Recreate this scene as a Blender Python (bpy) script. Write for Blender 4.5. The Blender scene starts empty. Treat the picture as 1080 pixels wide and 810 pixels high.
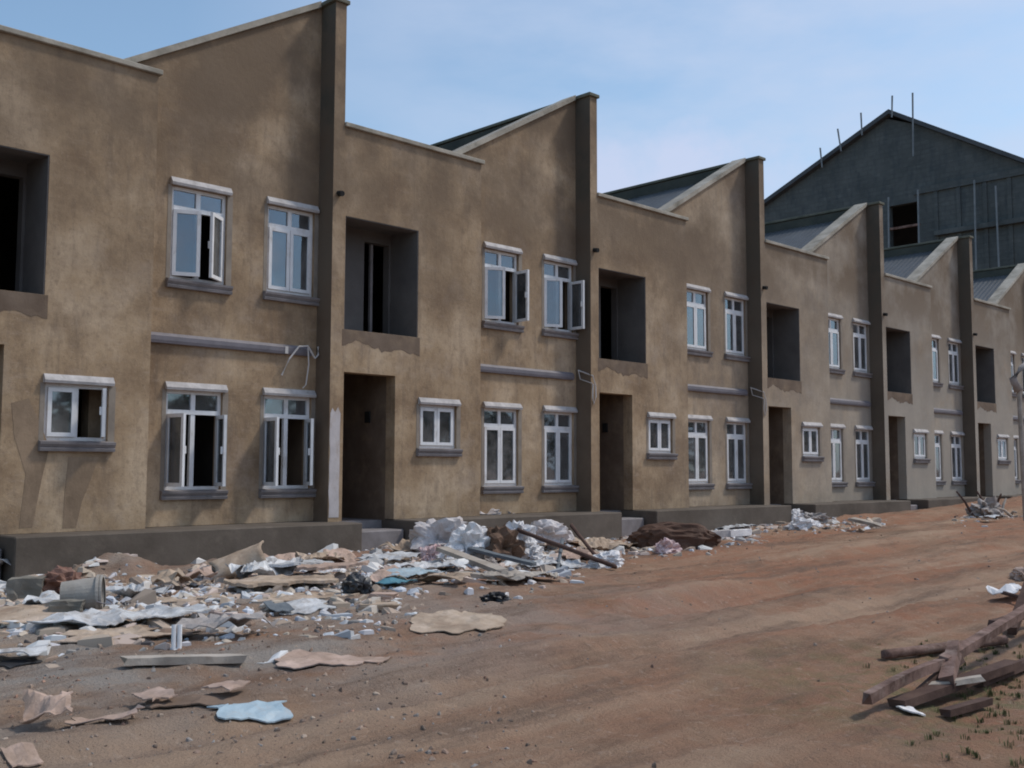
import bpy, bmesh, math, random
from mathutils import Vector, Matrix, noise
R = math.radians
random.seed(11)
scn = bpy.context.scene
col = scn.collection

# ------------------------------------------------------------------ camera
CAM = Vector((-9.1934, -12.9946, 0.7601))
YAW, PIT, ROL, FPX = 0.7944, 0.0806, 0.0024, 1120.5
Fv = Vector((math.cos(YAW)*math.cos(PIT), math.sin(YAW)*math.cos(PIT), math.sin(PIT)))
Rv = Vector((math.sin(YAW), -math.cos(YAW), 0)); Uv = Rv.cross(Fv)
Rr = Rv*math.cos(ROL) + Uv*math.sin(ROL); Ur = -Rv*math.sin(ROL) + Uv*math.cos(ROL)
cd = bpy.data.cameras.new('camera'); cam = bpy.data.objects.new('camera', cd); col.objects.link(cam)
M = Matrix((( Rr.x, Ur.x, -Fv.x, CAM.x), (Rr.y, Ur.y, -Fv.y, CAM.y), (Rr.z, Ur.z, -Fv.z, CAM.z), (0, 0, 0, 1)))
cam.matrix_world = M
cd.sensor_width = 36; cd.lens = FPX/1080*36; cd.clip_end = 6000; cd.clip_start = .05
scn.camera = cam

# ------------------------------------------------------------------ light
SUN_DIR = Vector((1.0, -0.60, 0)).normalized(); SUN_EL = R(54)
sv = SUN_DIR*math.cos(SUN_EL) + Vector((0, 0, math.sin(SUN_EL)))
ld = bpy.data.lights.new('sun', 'SUN'); ld.energy = 2.0; ld.angle = R(7); ld.color = (1, .93, .83)
lo = bpy.data.objects.new('sun', ld); col.objects.link(lo)
lo.rotation_euler = (-sv).to_track_quat('-Z', 'Y').to_euler(); lo.location = (10, -10, 30)

w = bpy.data.worlds.new('World'); scn.world = w; w.use_nodes = True
nt = w.node_tree; nt.nodes.clear()
def N(tree, t, **kw):
    n = tree.nodes.new(t)
    for k, v in kw.items():
        if k in n.inputs: n.inputs[k].default_value = v
        else: setattr(n, k, v)
    return n
wo = N(nt, 'ShaderNodeOutputWorld'); bg = N(nt, 'ShaderNodeBackground'); bg.inputs['Strength'].default_value = .145
sky = N(nt, 'ShaderNodeTexSky', sky_type='NISHITA', sun_disc=False, sun_elevation=SUN_EL)
sky.sun_rotation = math.atan2(SUN_DIR.x, SUN_DIR.y); sky.air_density = 1.0; sky.dust_density = 1.2; sky.ozone_density = 1.2
tc = N(nt, 'ShaderNodeTexCoord')
mp = N(nt, 'ShaderNodeMapping'); mp.inputs['Scale'].default_value = (1.5, 1.5, 4.2); mp.inputs['Location'].default_value = (.35, .2, .1)
cn = N(nt, 'ShaderNodeTexNoise', Scale=1.9, Detail=6.0, Roughness=.55)
cr = N(nt, 'ShaderNodeValToRGB'); cr.color_ramp.elements[0].position = .34; cr.color_ramp.elements[1].position = .62
mx = N(nt, 'ShaderNodeMix', data_type='RGBA'); mx.inputs['B'].default_value = (3.75, 4.3, 5.5, 1)
mm = N(nt, 'ShaderNodeMath', operation='MULTIPLY'); mm.inputs[1].default_value = .8
L = nt.links.new
L(tc.outputs['Generated'], mp.inputs['Vector']); L(mp.outputs[0], cn.inputs['Vector']); L(cn.outputs['Fac'], cr.inputs[0])
dt = N(nt, 'ShaderNodeVectorMath', operation='DOT_PRODUCT'); dt.inputs[1].default_value = tuple(Rv)
L(tc.outputs['Generated'], dt.inputs[0]); mr_ = N(nt, 'ShaderNodeMapRange'); mr_.inputs['From Min'].default_value = -.28; mr_.inputs['From Max'].default_value = .12; mr_.inputs['To Min'].default_value = .05; L(dt.outputs['Value'], mr_.inputs['Value'])
m3 = N(nt, 'ShaderNodeMath', operation='MULTIPLY'); L(cr.outputs[0], mm.inputs[0]); L(mm.outputs[0], m3.inputs[0]); L(mr_.outputs[0], m3.inputs[1]); L(m3.outputs[0], mx.inputs['Factor']); tn = N(nt, 'ShaderNodeMix', data_type='RGBA', blend_type='MULTIPLY'); tn.inputs['Factor'].default_value = 1; tn.inputs['B'].default_value = (1.0, 1.09, 1.06, 1)
L(sky.outputs[0], tn.inputs['A']); L(tn.outputs['Result'], mx.inputs['A'])
# one brighter cumulus low over the roofs
def mth(op, a, b=None, c=None):
    n = N(nt, 'ShaderNodeMath', operation=op)
    for i, v in enumerate((a, b, c)):
        if v is None: continue
        if isinstance(v, (int, float)): n.inputs[i].default_value = v
        else: L(v, n.inputs[i])
    return n.outputs[0]
sz = N(nt, 'ShaderNodeSeparateXYZ'); L(tc.outputs['Generated'], sz.inputs[0])
n2 = N(nt, 'ShaderNodeTexNoise', Scale=16.0, Detail=6.0, Roughness=.6); L(tc.outputs['Generated'], n2.inputs['Vector'])
ca_ = mth('DIVIDE', mth('SUBTRACT', dt.outputs['Value'], .125), .115); cb_ = mth('DIVIDE', mth('SUBTRACT', sz.outputs['Z'], .262), .042)
cr_ = mth('ADD', mth('ADD', mth('MULTIPLY', ca_, ca_), mth('MULTIPLY', cb_, cb_)), mth('MULTIPLY', mth('SUBTRACT', n2.outputs['Fac'], .5), 3.4))
mc = N(nt, 'ShaderNodeMapRange'); mc.inputs['From Min'].default_value = 1.5; mc.inputs['From Max'].default_value = .2; mc.inputs['To Max'].default_value = .75; L(cr_, mc.inputs['Value'])
mx2 = N(nt, 'ShaderNodeMix', data_type='RGBA'); mx2.inputs['B'].default_value = (3.9, 4.3, 5.6, 1); L(mc.outputs[0], mx2.inputs['Factor']); L(mx.outputs['Result'], mx2.inputs['A'])
L(mx2.outputs['Result'], bg.inputs['Color']); L(bg.outputs[0], wo.inputs[0])

scn.view_settings.view_transform = 'Standard'; scn.view_settings.look = 'None'
scn.view_settings.gamma = 1; scn.view_settings.exposure = 0.12
scn.cycles.filter_width = 1.9

# ------------------------------------------------------------------ materials
def mat(name, stops, scale=3.0, rough=.9, bump=.15, bscale=30, detail=6, world=True, stretch=(1, 1, 1), spec=.2, second=None, dist=.02, aged_cast=False, dark_fin=False):
    """stops: [(pos, rgb)...] along a noise; second: (scale, stretch, lo, hi, rgb, strength) stain layer"""
    m = bpy.data.materials.new(name); m.use_nodes = True
    t = m.node_tree; b = t.nodes['Principled BSDF']; l = t.links.new
    b.inputs['Roughness'].default_value = rough; b.inputs['Specular IOR Level'].default_value = spec
    if world: src = N(t, 'ShaderNodeNewGeometry').outputs['Position']
    else: src = N(t, 'ShaderNodeTexCoord').outputs['Object']
    mpn = N(t, 'ShaderNodeMapping'); mpn.inputs['Scale'].default_value = stretch; l(src, mpn.inputs[0])
    n1 = N(t, 'ShaderNodeTexNoise', Scale=scale, Detail=float(detail), Roughness=.62); l(mpn.outputs[0], n1.inputs['Vector'])
    r = N(t, 'ShaderNodeValToRGB')
    el = r.color_ramp.elements
    while len(el) < len(stops): el.new(.5)
    for e, (p, c) in zip(el, stops): e.position = p; e.color = (*c, 1)
    l(n1.outputs['Fac'], r.inputs[0]); out = r.outputs[0]
    for s in (second or []):
        sc, st, lo_, hi_, rgb, k = s
        mp2 = N(t, 'ShaderNodeMapping'); mp2.inputs['Scale'].default_value = st; mp2.inputs['Location'].default_value = (sc*1.7, 3.1, sc); l(src, mp2.inputs[0])
        n2 = N(t, 'ShaderNodeTexNoise', Scale=sc, Detail=9.0, Roughness=.68); l(mp2.outputs[0], n2.inputs['Vector'])
        mr = N(t, 'ShaderNodeMapRange'); mr.inputs['From Min'].default_value = lo_; mr.inputs['From Max'].default_value = hi_; mr.inputs['To Max'].default_value = k
        l(n2.outputs['Fac'], mr.inputs['Value'])
        mi = N(t, 'ShaderNodeMix', data_type='RGBA'); mi.inputs['B'].default_value = (*rgb, 1)
        l(mr.outputs[0], mi.inputs['Factor']); l(out, mi.inputs['A']); out = mi.outputs['Result']
    if aged_cast or dark_fin:
        sx = N(t, 'ShaderNodeSeparateXYZ'); l(src, sx.inputs[0])
        def band(sock, a, c_, k, rgb, nsc, lo_, hi_):
            ra = N(t, 'ShaderNodeMapRange'); ra.inputs['From Min'].default_value = a; ra.inputs['From Max'].default_value = c_; ra.inputs['To Max'].default_value = k; l(sx.outputs[sock], ra.inputs['Value'])
            n3 = N(t, 'ShaderNodeTexNoise', Scale=nsc, Detail=6.0, Roughness=.6); l(src, n3.inputs['Vector'])
            rb = N(t, 'ShaderNodeMapRange'); rb.inputs['From Min'].default_value = lo_; rb.inputs['From Max'].default_value = hi_; l(n3.outputs['Fac'], rb.inputs['Value'])
            mu_ = N(t, 'ShaderNodeMath', operation='MULTIPLY'); l(ra.outputs[0], mu_.inputs[0]); l(rb.outputs[0], mu_.inputs[1])
            mi_ = N(t, 'ShaderNodeMix', data_type='RGBA'); mi_.inputs['B'].default_value = (*rgb, 1); l(mu_.outputs[0], mi_.inputs['Factor']); return mi_
        if dark_fin:
            m0 = band('Z', .5, 6.5, .9, (.075, .072, .06), .9, .30, .58); l(out, m0.inputs['A']); out = m0.outputs['Result']
            m0 = band('X', 3, 12, .5, (.095, .088, .075), .7, .2, .55); l(out, m0.inputs['A']); out = m0.outputs['Result']
        m1 = None if dark_fin else band('X', 7, 18, .75, (.335, .315, .285), .6, .15, .45); out = out if dark_fin else (l(out, m1.inputs['A']), m1.outputs['Result'])[1]  # farther houses greyed along X: a camera colour cast put into the wall colour
        m2 = None if dark_fin else band('Z', 2.2, 5.8, .9, (.165, .12, .084), .7, .30, .56); out = out if dark_fin else (l(out, m2.inputs['A']), m2.outputs['Result'])[1]
    l(out, b.inputs['Base Color'])
    nb = N(t, 'ShaderNodeTexNoise', Scale=float(bscale), Detail=6.0, Roughness=.65); l(src, nb.inputs['Vector'])
    bp = N(t, 'ShaderNodeBump', Strength=bump, Distance=dist); l(nb.outputs['Fac'], bp.inputs['Height']); l(bp.outputs[0], b.inputs['Normal'])
    return m
MT = {}
MT['render'] = mat('brown_cement_render', [(.36, (.235, .158, .098)), (.5, (.375, .268, .170)), (.62, (.49, .37, .255))], scale=.9, aged_cast=True, bump=.35, bscale=16, detail=12,
    second=[(1.3, (1, 1, .8), .50, .70, (.165, .112, .075), .7), (2.6, (1.6, 1.6, .30), .54, .72, (.14, .105, .082), .6), (6.5, (1.4, 1.4, .10), .56, .74, (.15, .115, .09), .45), (.9, (1, 1, 1), .54, .70, (.40, .32, .255), .55), (11, (1, 1, .7), .52, .70, (.17, .12, .085), .5), (38, (1, 1, 1), .56, .72, (.12, .09, .07), .55), (24, (1, 1, 1), .56, .72, (.46, .36, .27), .4), (4.2, (.5, .5, 2.2), .56, .70, (.42, .335, .265), .35)])
MT['plinth'] = mat('dark_cement_plinth', [(.3, (.085, .07, .057)), (.7, (.15, .125, .105))], scale=1.2, bump=.25, bscale=18, second=[(3, (1, 1, 1), .55, .75, (.20, .165, .135), .5)])
MT['coping'] = mat('pale_weathered_coping', [(.3, (.22, .20, .165)), (.7, (.46, .42, .36))], scale=2.2, bump=.2, bscale=25, second=[(5, (1, 1, 1), .55, .75, (.12, .12, .09), .6)])
MT['mossy'] = mat('mossy_dark_coping', [(.3, (.09, .095, .075)), (.7, (.18, .175, .14))], scale=3, bump=.2)
MT['dark_fin'] = mat('dark_fin_render', [(.3, (.12, .085, .06)), (.6, (.22, .16, .115))], scale=.9, bump=.2, bscale=22, dark_fin=True)  # fin side render, painted darker with height and along X
MT['streak'] = mat('damp_streak_render', [(.3, (.17, .122, .083)), (.7, (.27, .195, .135))], scale=1.6, bump=.3, bscale=16, detail=10, second=[(2.5, (1, 1, .5), .46, .62, (.33, .24, .165), .8)])
MT['trim'] = mat('grey_cement_trim', [(.3, (.17, .155, .155)), (.7, (.27, .25, .255))], scale=4, bump=.2, bscale=35)
MT['hood'] = mat('pale_cement_hood', [(.3, (.34, .32, .315)), (.7, (.56, .53, .52))], scale=6, bump=.2, bscale=35, second=[(11, (1, 1, 1), .55, .75, (.25, .22, .2), .6)])
MT['surround'] = mat('grey_window_surround', [(.3, (.20, .17, .145)), (.7, (.31, .265, .22))], scale=3, bump=.2, bscale=25)
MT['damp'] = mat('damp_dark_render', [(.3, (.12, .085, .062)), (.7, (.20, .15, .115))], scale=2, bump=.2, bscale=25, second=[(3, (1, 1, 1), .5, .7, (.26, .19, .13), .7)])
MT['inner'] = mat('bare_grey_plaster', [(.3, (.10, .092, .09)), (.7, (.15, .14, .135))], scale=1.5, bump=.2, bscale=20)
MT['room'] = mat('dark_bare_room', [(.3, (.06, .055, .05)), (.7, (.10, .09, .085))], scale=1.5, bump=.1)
MT['upvc'] = mat('white_upvc', [(.3, (.66, .66, .68)), (.7, (.78, .78, .79))], scale=5, rough=.45, bump=.02, spec=.5, second=[(7, (1, 1, .5), .54, .70, (.42, .38, .34), .6)])
MT['pipe'] = mat('grey_pvc_pipe', [(.3, (.13, .12, .135)), (.7, (.19, .175, .195))], scale=5, rough=.5, bump=.05, spec=.4)
MT['cable'] = mat('pale_cable', [(.3, (.5, .47, .45)), (.7, (.6, .57, .55))], rough=.6, bump=.02)
MT['black'] = mat('black_socket', [(.3, (.015, .015, .015)), (.7, (.03, .03, .03))], rough=.7, bump=.02)
MT['lime'] = mat('pale_lime_plaster', [(.3, (.42, .385, .385)), (.7, (.56, .52, .52))], scale=4, bump=.2, bscale=30, second=[(7, (1, 1, .5), .52, .7, (.36, .28, .22), .7)])
MT['roof'] = mat('grey_blue_sheet_roof', [(.3, (.05, .056, .062)), (.7, (.085, .092, .10))], scale=1.2, rough=.55, bump=.05, spec=.4, second=[(4, (1, .4, 1), .5, .75, (.04, .045, .045), .6)])
MT['upstand'] = mat('shade_dark_upstand', [(.3, (.05, .055, .05)), (.7, (.09, .09, .075))], scale=2, bump=.2)  # near-black tone carries the shade of the party wall side
MT['hall'] = mat('grey_concrete_hall', [(.3, (.072, .084, .086)), (.7, (.125, .138, .138))], scale=.6, bump=.5, bscale=3, stretch=(1, 1, 1), detail=10, second=[(1.6, (1, 1.6, .5), .5, .68, (.06, .075, .085), .7), (5, (1, .4, 2), .54, .7, (.17, .185, .185), .4)])
def courses(m, sx_, sy_, k):
    t = m.node_tree; l = t.links.new; b = t.nodes['Principled BSDF']; src = b.inputs['Base Color'].links[0].from_socket
    ge = N(t, 'ShaderNodeNewGeometry'); sp_ = N(t, 'ShaderNodeSeparateXYZ'); cb = N(t, 'ShaderNodeCombineXYZ'); l(ge.outputs['Position'], sp_.inputs[0]); l(sp_.outputs['Y'], cb.inputs[0]); l(sp_.outputs['Z'], cb.inputs[1])
    br = N(t, 'ShaderNodeTexBrick', Scale=1.0); br.inputs['Brick Width'].default_value = sx_; br.inputs['Row Height'].default_value = sy_; br.inputs['Mortar Size'].default_value = .05; br.inputs['Mortar Smooth'].default_value = .6
    br.inputs['Color1'].default_value = (1, 1, 1, 1); br.inputs['Color2'].default_value = (.86, .87, .88, 1); br.inputs['Mortar'].default_value = (k, k, k, 1); l(cb.outputs[0], br.inputs['Vector'])
    mi = N(t, 'ShaderNodeMix', data_type='RGBA', blend_type='MULTIPLY'); mi.inputs['Factor'].default_value = 1; l(src, mi.inputs['A']); l(br.outputs['Color'], mi.inputs['B']); l(mi.outputs['Result'], b.inputs['Base Color'])
courses(MT['hall'], .50, .25, .86)
MT['hallroof'] = mat('dark_hall_roof', [(.3, (.06, .07, .08)), (.7, (.1, .11, .12))], scale=1, bump=.1)
MT['pole'] = mat('weathered_scaffold_pole', [(.3, (.16, .19, .21)), (.7, (.25, .275, .29))], scale=3, bump=.2)
MT['card'] = mat('weathered_cardboard', [(.3, (.28, .20, .145)), (.5, (.42, .325, .245)), (.7, (.52, .42, .34))], scale=3.5, bump=.25, bscale=40, second=[(8, (1, 1, 1), .55, .72, (.18, .125, .085), .65), (2.5, (1, 1, 1), .48, .66, (.24, .175, .13), .7), (25, (1, 1, 1), .58, .75, (.16, .12, .09), .6)])
MT['cardpink'] = mat('pinkish_cardboard', [(.3, (.36, .25, .2)), (.7, (.56, .42, .35))], scale=3.5, bump=.25, bscale=40, second=[(8, (1, 1, 1), .55, .72, (.22, .14, .1), .6), (2.5, (1, 1, 1), .48, .66, (.24, .175, .13), .7), (25, (1, 1, 1), .58, .75, (.16, .12, .09), .6)])
MT['carddark'] = mat('wet_brown_board', [(.3, (.13, .09, .065)), (.7, (.24, .17, .13))], scale=4, bump=.25, bscale=40)
MT['plastic'] = mat('bluish_white_plastic', [(.3, (.42, .43, .44)), (.7, (.64, .64, .65))], scale=4, rough=.38, bump=.3, bscale=14, spec=.5, dist=.03, second=[(7, (1, 1, 1), .52, .66, (.28, .235, .20), .8), (2.2, (1, 1, 1), .5, .66, (.36, .33, .31), .6)])
MT['plasticblue'] = mat('light_blue_plastic', [(.3, (.27, .38, .45)), (.7, (.42, .52, .58))], scale=4, rough=.4, bump=.3, bscale=14, spec=.5, dist=.03, second=[(9, (1, 1, 1), .52, .66, (.42, .42, .41), .8), (3, (1, 1, 1), .5, .68, (.40, .43, .45), .6)])
MT['plasticteal'] = mat('teal_blue_plastic', [(.3, (.06, .19, .25)), (.7, (.12, .3, .38))], scale=4, rough=.4, bump=.3, bscale=14, spec=.5)
MT['sack'] = mat('white_woven_sack', [(.3, (.66, .64, .64)), (.7, (.80, .78, .78))], scale=4, rough=.7, bump=.35, bscale=14, dist=.04, second=[(6, (1, 1, 1), .56, .72, (.38, .31, .26), .6), (2, (1, 1, 1), .56, .70, (.42, .38, .36), .5)])
MT['sackw'] = mat('pinkish_white_sack', [(.3, (.45, .41, .40)), (.7, (.70, .66, .66))], scale=5, rough=.7, bump=.35, bscale=14, dist=.04, second=[(5, (1, 1, 1), .5, .66, (.36, .29, .24), .7)])
MT['sackgrey'] = mat('grey_dirty_sack', [(.3, (.26, .23, .215)), (.7, (.44, .40, .38))], scale=4, rough=.8, bump=.35, bscale=16, dist=.04)
MT['sackbrown'] = mat('brown_paper_sack', [(.3, (.085, .052, .035)), (.7, (.16, .10, .07))], scale=3, rough=.8, bump=.4, bscale=14, dist=.04)
MT['sackpink'] = mat('pinkish_bag', [(.3, (.5, .3, .29)), (.7, (.7, .6, .6))], scale=6, rough=.6, bump=.3, bscale=16)
MT['tarp'] = mat('dark_brown_tarpaulin', [(.3, (.055, .03, .022)), (.6, (.10, .055, .038)), (.8, (.16, .10, .075))], scale=2.2, rough=.7, bump=.35, bscale=10, dist=.05)
MT['wood'] = mat('weathered_reddish_timber', [(.35, (.085, .05, .04)), (.65, (.24, .155, .13))], scale=7, bump=.3, bscale=35, stretch=(1, 1, 1), second=[(6, (1, 1, 1), .52, .72, (.40, .31, .27), .6)])
MT['wooddark'] = mat('dark_timber', [(.3, (.06, .035, .03)), (.7, (.12, .075, .06))], scale=5, bump=.3, bscale=35)
MT['woodpale'] = mat('pale_plank', [(.3, (.30, .26, .22)), (.7, (.46, .41, .36))], scale=4, bump=.3, bscale=35, second=[(8, (1, 1, 1), .55, .72, (.16, .12, .09), .5)])
MT['woodgrey'] = mat('slate_blue_board', [(.3, (.10, .115, .13)), (.7, (.17, .19, .21))], scale=4, bump=.2)
MT['bucket'] = mat('cement_caked_bucket', [(.3, (.29, .265, .235)), (.7, (.40, .37, .335))], scale=5, rough=.75, bump=.3, bscale=22)
MT['block'] = mat('grey_concrete_block', [(.3, (.14, .13, .11)), (.7, (.24, .22, .19))], scale=4, bump=.4, bscale=20)
MT['redbag'] = mat('reddish_brown_bag', [(.3, (.15, .07, .05)), (.7, (.30, .18, .14))], scale=6, rough=.6, bump=.3, bscale=16)
MT['blackbag'] = mat('black_plastic', [(.3, (.02, .02, .022)), (.7, (.05, .05, .055))], scale=4, rough=.4, bump=.3, bscale=16, spec=.5)
MT['grass'] = mat('scrubby_grass', [(.35, (.06, .08, .03)), (.5, (.12, .13, .055)), (.65, (.24, .20, .11))], scale=9, bump=0)
MT['leaf'] = mat('tree_leaves', [(.3, (.03, .05, .018)), (.7, (.07, .10, .035))], scale=2, bump=0)

def glass_mat():
    m = bpy.data.materials.new('tinted_window_glass'); m.use_nodes = True; t = m.node_tree; t.nodes.clear(); l = t.links.new
    o = N(t, 'ShaderNodeOutputMaterial'); g = N(t, 'ShaderNodeBsdfGlossy', Roughness=.03); g.inputs['Color'].default_value = (.72, .86, 1, 1)
    tr = N(t, 'ShaderNodeBsdfTransparent'); tr.inputs['Color'].default_value = (.50, .52, .52, 1)
    fr = N(t, 'ShaderNodeFresnel', IOR=1.9); ms = N(t, 'ShaderNodeMixShader'); mu = N(t, 'ShaderNodeMath', operation='MULTIPLY_ADD'); mu.inputs[1].default_value = 1.0; mu.inputs[2].default_value = .10
    l(fr.outputs[0], mu.inputs[0]); l(mu.outputs[0], ms.inputs[0]); l(tr.outputs[0], ms.inputs[1]); l(g.outputs[0], ms.inputs[2])
    ge = N(t, 'ShaderNodeNewGeometry'); nz = N(t, 'ShaderNodeTexNoise', Scale=1.6, Detail=1.0); bp = N(t, 'ShaderNodeBump', Strength=.06, Distance=.05)
    l(ge.outputs['Position'], nz.inputs['Vector']); l(nz.outputs['Fac'], bp.inputs['Height']); l(bp.outputs[0], g.inputs['Normal'])
    df = N(t, 'ShaderNodeBsdfDiffuse'); df.inputs['Color'].default_value = (.42, .40, .39, 1); ms2 = N(t, 'ShaderNodeMixShader'); nd = N(t, 'ShaderNodeTexNoise', Scale=3.0, Detail=8.0, Roughness=.7); l(ge.outputs['Position'], nd.inputs['Vector'])
    md = N(t, 'ShaderNodeMapRange'); md.inputs['From Min'].default_value = .38; md.inputs['From Max'].default_value = .72; md.inputs['To Min'].default_value = .08; md.inputs['To Max'].default_value = .34; l(nd.outputs['Fac'], md.inputs['Value'])
    l(md.outputs[0], ms2.inputs[0]); l(ms.outputs[0], ms2.inputs[1]); l(df.outputs[0], ms2.inputs[2])
    l(ms2.outputs[0], o.inputs[0]); return m
MT['glass'] = glass_mat()

def ground_mat():
    m = bpy.data.materials.new('laterite_earth'); m.use_nodes = True; t = m.node_tree; b = t.nodes['Principled BSDF']; l = t.links.new
    b.inputs['Roughness'].default_value = .95; b.inputs['Specular IOR Level'].default_value = .15
    pos = N(t, 'ShaderNodeNewGeometry').outputs['Position']
    def noise_(sc, st=(1, 1, 1), det=6.0, loc=(0, 0, 0), rough=.6):
        a = N(t, 'ShaderNodeMapping'); a.inputs['Scale'].default_value = st; a.inputs['Location'].default_value = loc; l(pos, a.inputs[0])
        n = N(t, 'ShaderNodeTexNoise', Scale=sc, Detail=det, Roughness=rough); l(a.outputs[0], n.inputs['Vector']); return n.outputs['Fac']
    def rng(v, a, c, k=1.0):
        n = N(t, 'ShaderNodeMapRange'); n.inputs['From Min'].default_value = a; n.inputs['From Max'].default_value = c; n.inputs['To Max'].default_value = k; l(v, n.inputs['Value']); return n.outputs[0]
    def mixc(f, a, rgb):
        n = N(t, 'ShaderNodeMix', data_type='RGBA'); n.inputs['B'].default_value = (*rgb, 1); l(f, n.inputs['Factor']); l(a, n.inputs['A']); return n.outputs['Result']
    def mul(a, c):
        n = N(t, 'ShaderNodeMath', operation='MULTIPLY'); l(a, n.inputs[0]); l(c, n.inputs[1]); return n.outputs[0]
    r = N(t, 'ShaderNodeValToRGB'); e = r.color_ramp.elements; e[0].position = .32; e[0].color = (.20, .128, .086, 1); e[1].position = .7; e[1].color = (.345, .238, .165, 1)
    l(noise_(.8), r.inputs[0]); c = r.outputs[0]
    sx = N(t, 'ShaderNodeSeparateXYZ'); l(pos, sx.inputs[0])
    # reddish track along the street, greyer grit near the houses on the left
    red = mul(rng(noise_(.45, (.35, 1.2, 1), loc=(4, 2, 0)), .36, .55), rng(sx.outputs['X'], -7.5, -1.5)); c = mixc(mul(red, rng(noise_(3), .2, .6)), c, (.305, .150, .092))
    gx = rng(sx.outputs['X'], 1.5, -5.0); gy = rng(sx.outputs['Y'], -8.6, -6.2); gr = mul(mul(gx, gy), rng(noise_(1.1, loc=(7, 1, 0)), .36, .56)); c = mixc(gr, c, (.29, .255, .225))
    c = mixc(rng(noise_(.6, (.16, 1.9, 1), loc=(1, 8, 0)), .50, .62, .7), c, (.38, .27, .19))
    c = mixc(rng(noise_(1.5, (.22, 1.6, 1), loc=(3, 5, 0), det=10.0, rough=.7), .51, .64, .75), c, (.165, .11, .082))
    c = mixc(rng(noise_(14), .58, .78, .6), c, (.45, .36, .29)); c = mixc(rng(noise_(30, loc=(2, 2, 0)), .60, .78, .5), c, (.14, .10, .078))
    # thin green growth in the corner by the timbers
    vm = N(t, 'ShaderNodeVectorMath', operation='DISTANCE'); l(pos, vm.inputs[0]); gp_ = G(1040, 735); vm.inputs[1].default_value = (gp_.x, gp_.y, gp_.z)
    c = mixc(mul(rng(vm.outputs['Value'], 2.0, .5), rng(noise_(4, loc=(9, 9, 0), rough=.7), .44, .60, .75)), c, (.155, .15, .075))
    l(c, b.inputs['Base Color'])
    ad = N(t, 'ShaderNodeMath', operation='ADD'); l(noise_(9, rough=.7), ad.inputs[0]); l(noise_(45, rough=.7), ad.inputs[1])
    bp = N(t, 'ShaderNodeBump', Strength=.8, Distance=.035); l(ad.outputs[0], bp.inputs['Height']); l(bp.outputs[0], b.inputs['Normal'])
    return m

def rubble_mat():
    m = bpy.data.materials.new('mixed_scraps'); m.use_nodes = True; t = m.node_tree; b = t.nodes['Principled BSDF']
    b.inputs['Roughness'].default_value = .85
    a = N(t, 'ShaderNodeVertexColor'); a.layer_name = 'scrap'
    t.links.new(a.outputs[0], b.inputs['Base Color']); return m
MT['scrap'] = rubble_mat()

# ------------------------------------------------------------------ helpers
def link(name, me, parent=None, loc=(0, 0, 0), rz=0):
    o = bpy.data.objects.new(name, me); col.objects.link(o)
    o.location = loc; o.rotation_euler = (0, 0, rz)
    if parent: o.parent = parent
    return o
def tag(o, label, cat, group=None, kind=None):
    if label: o['label'] = label
    if cat: o['category'] = cat
    if group: o['group'] = group
    if kind: o['kind'] = kind
    return o
def mesh(name, bm, *mats, smooth=False, norm=True):
    if norm: bmesh.ops.recalc_face_normals(bm, faces=bm.faces)
    me = bpy.data.meshes.new(name); bm.to_mesh(me); bm.free()
    for m_ in mats: me.materials.append(MT[m_] if isinstance(m_, str) else m_)
    if smooth:
        for p in me.polygons: p.use_smooth = True
    return me
def box(bm, x0, x1, y0, y1, z0, z1, mi=0, bev=0):
    vs = [bm.verts.new(c) for c in ((x0, y0, z0), (x1, y0, z0), (x1, y1, z0), (x0, y1, z0), (x0, y0, z1), (x1, y0, z1), (x1, y1, z1), (x0, y1, z1))]
    fs = [bm.faces.new([vs[i] for i in f]) for f in ((0, 3, 2, 1), (4, 5, 6, 7), (0, 1, 5, 4), (1, 2, 6, 5), (2, 3, 7, 6), (3, 0, 4, 7))]
    for f in fs: f.material_index = mi
    if bev:
        es = list({e for f in fs for e in f.edges}); bmesh.ops.bevel(bm, geom=es, offset=bev, segments=1, affect='EDGES')
    return vs
def prism(bm, prof, axis, a, b):
    """prof: 2-D outline; axis 'y': (x,z) extruded y a..b; 'x': (y,z) extruded x a..b"""
    def P3(p, t): return (p[0], t, p[1]) if axis == 'y' else (t, p[0], p[1])
    A = [bm.verts.new(P3(p, a)) for p in prof]; B = [bm.verts.new(P3(p, b)) for p in prof]
    bm.faces.new(A); bm.faces.new(B[::-1]); n = len(prof)
    for i in range(n): bm.faces.new((A[i], B[i], B[(i+1) % n], A[(i+1) % n]))
def tube(bm, pts, rad, seg=8, rad2=None):
    pts = [Vector(p) for p in pts]; rings = []
    for i, p in enumerate(pts):
        d = (pts[min(i+1, len(pts)-1)] - pts[max(i-1, 0)]).normalized()
        s = d.cross(Vector((0, 0, 1)) if abs(d.z) < .9 else Vector((1, 0, 0))).normalized(); u = s.cross(d)
        r_ = rad if rad2 is None else rad + (rad2-rad)*i/(len(pts)-1)
        rings.append([bm.verts.new(p + (s*math.cos(2*math.pi*k/seg) + u*math.sin(2*math.pi*k/seg))*r_) for k in range(seg)])
    for a, b in zip(rings, rings[1:]):
        for k in range(seg): bm.faces.new((a[k], a[(k+1) % seg], b[(k+1) % seg], b[k]))
    bm.faces.new(rings[0][::-1]); bm.faces.new(rings[-1])
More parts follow.
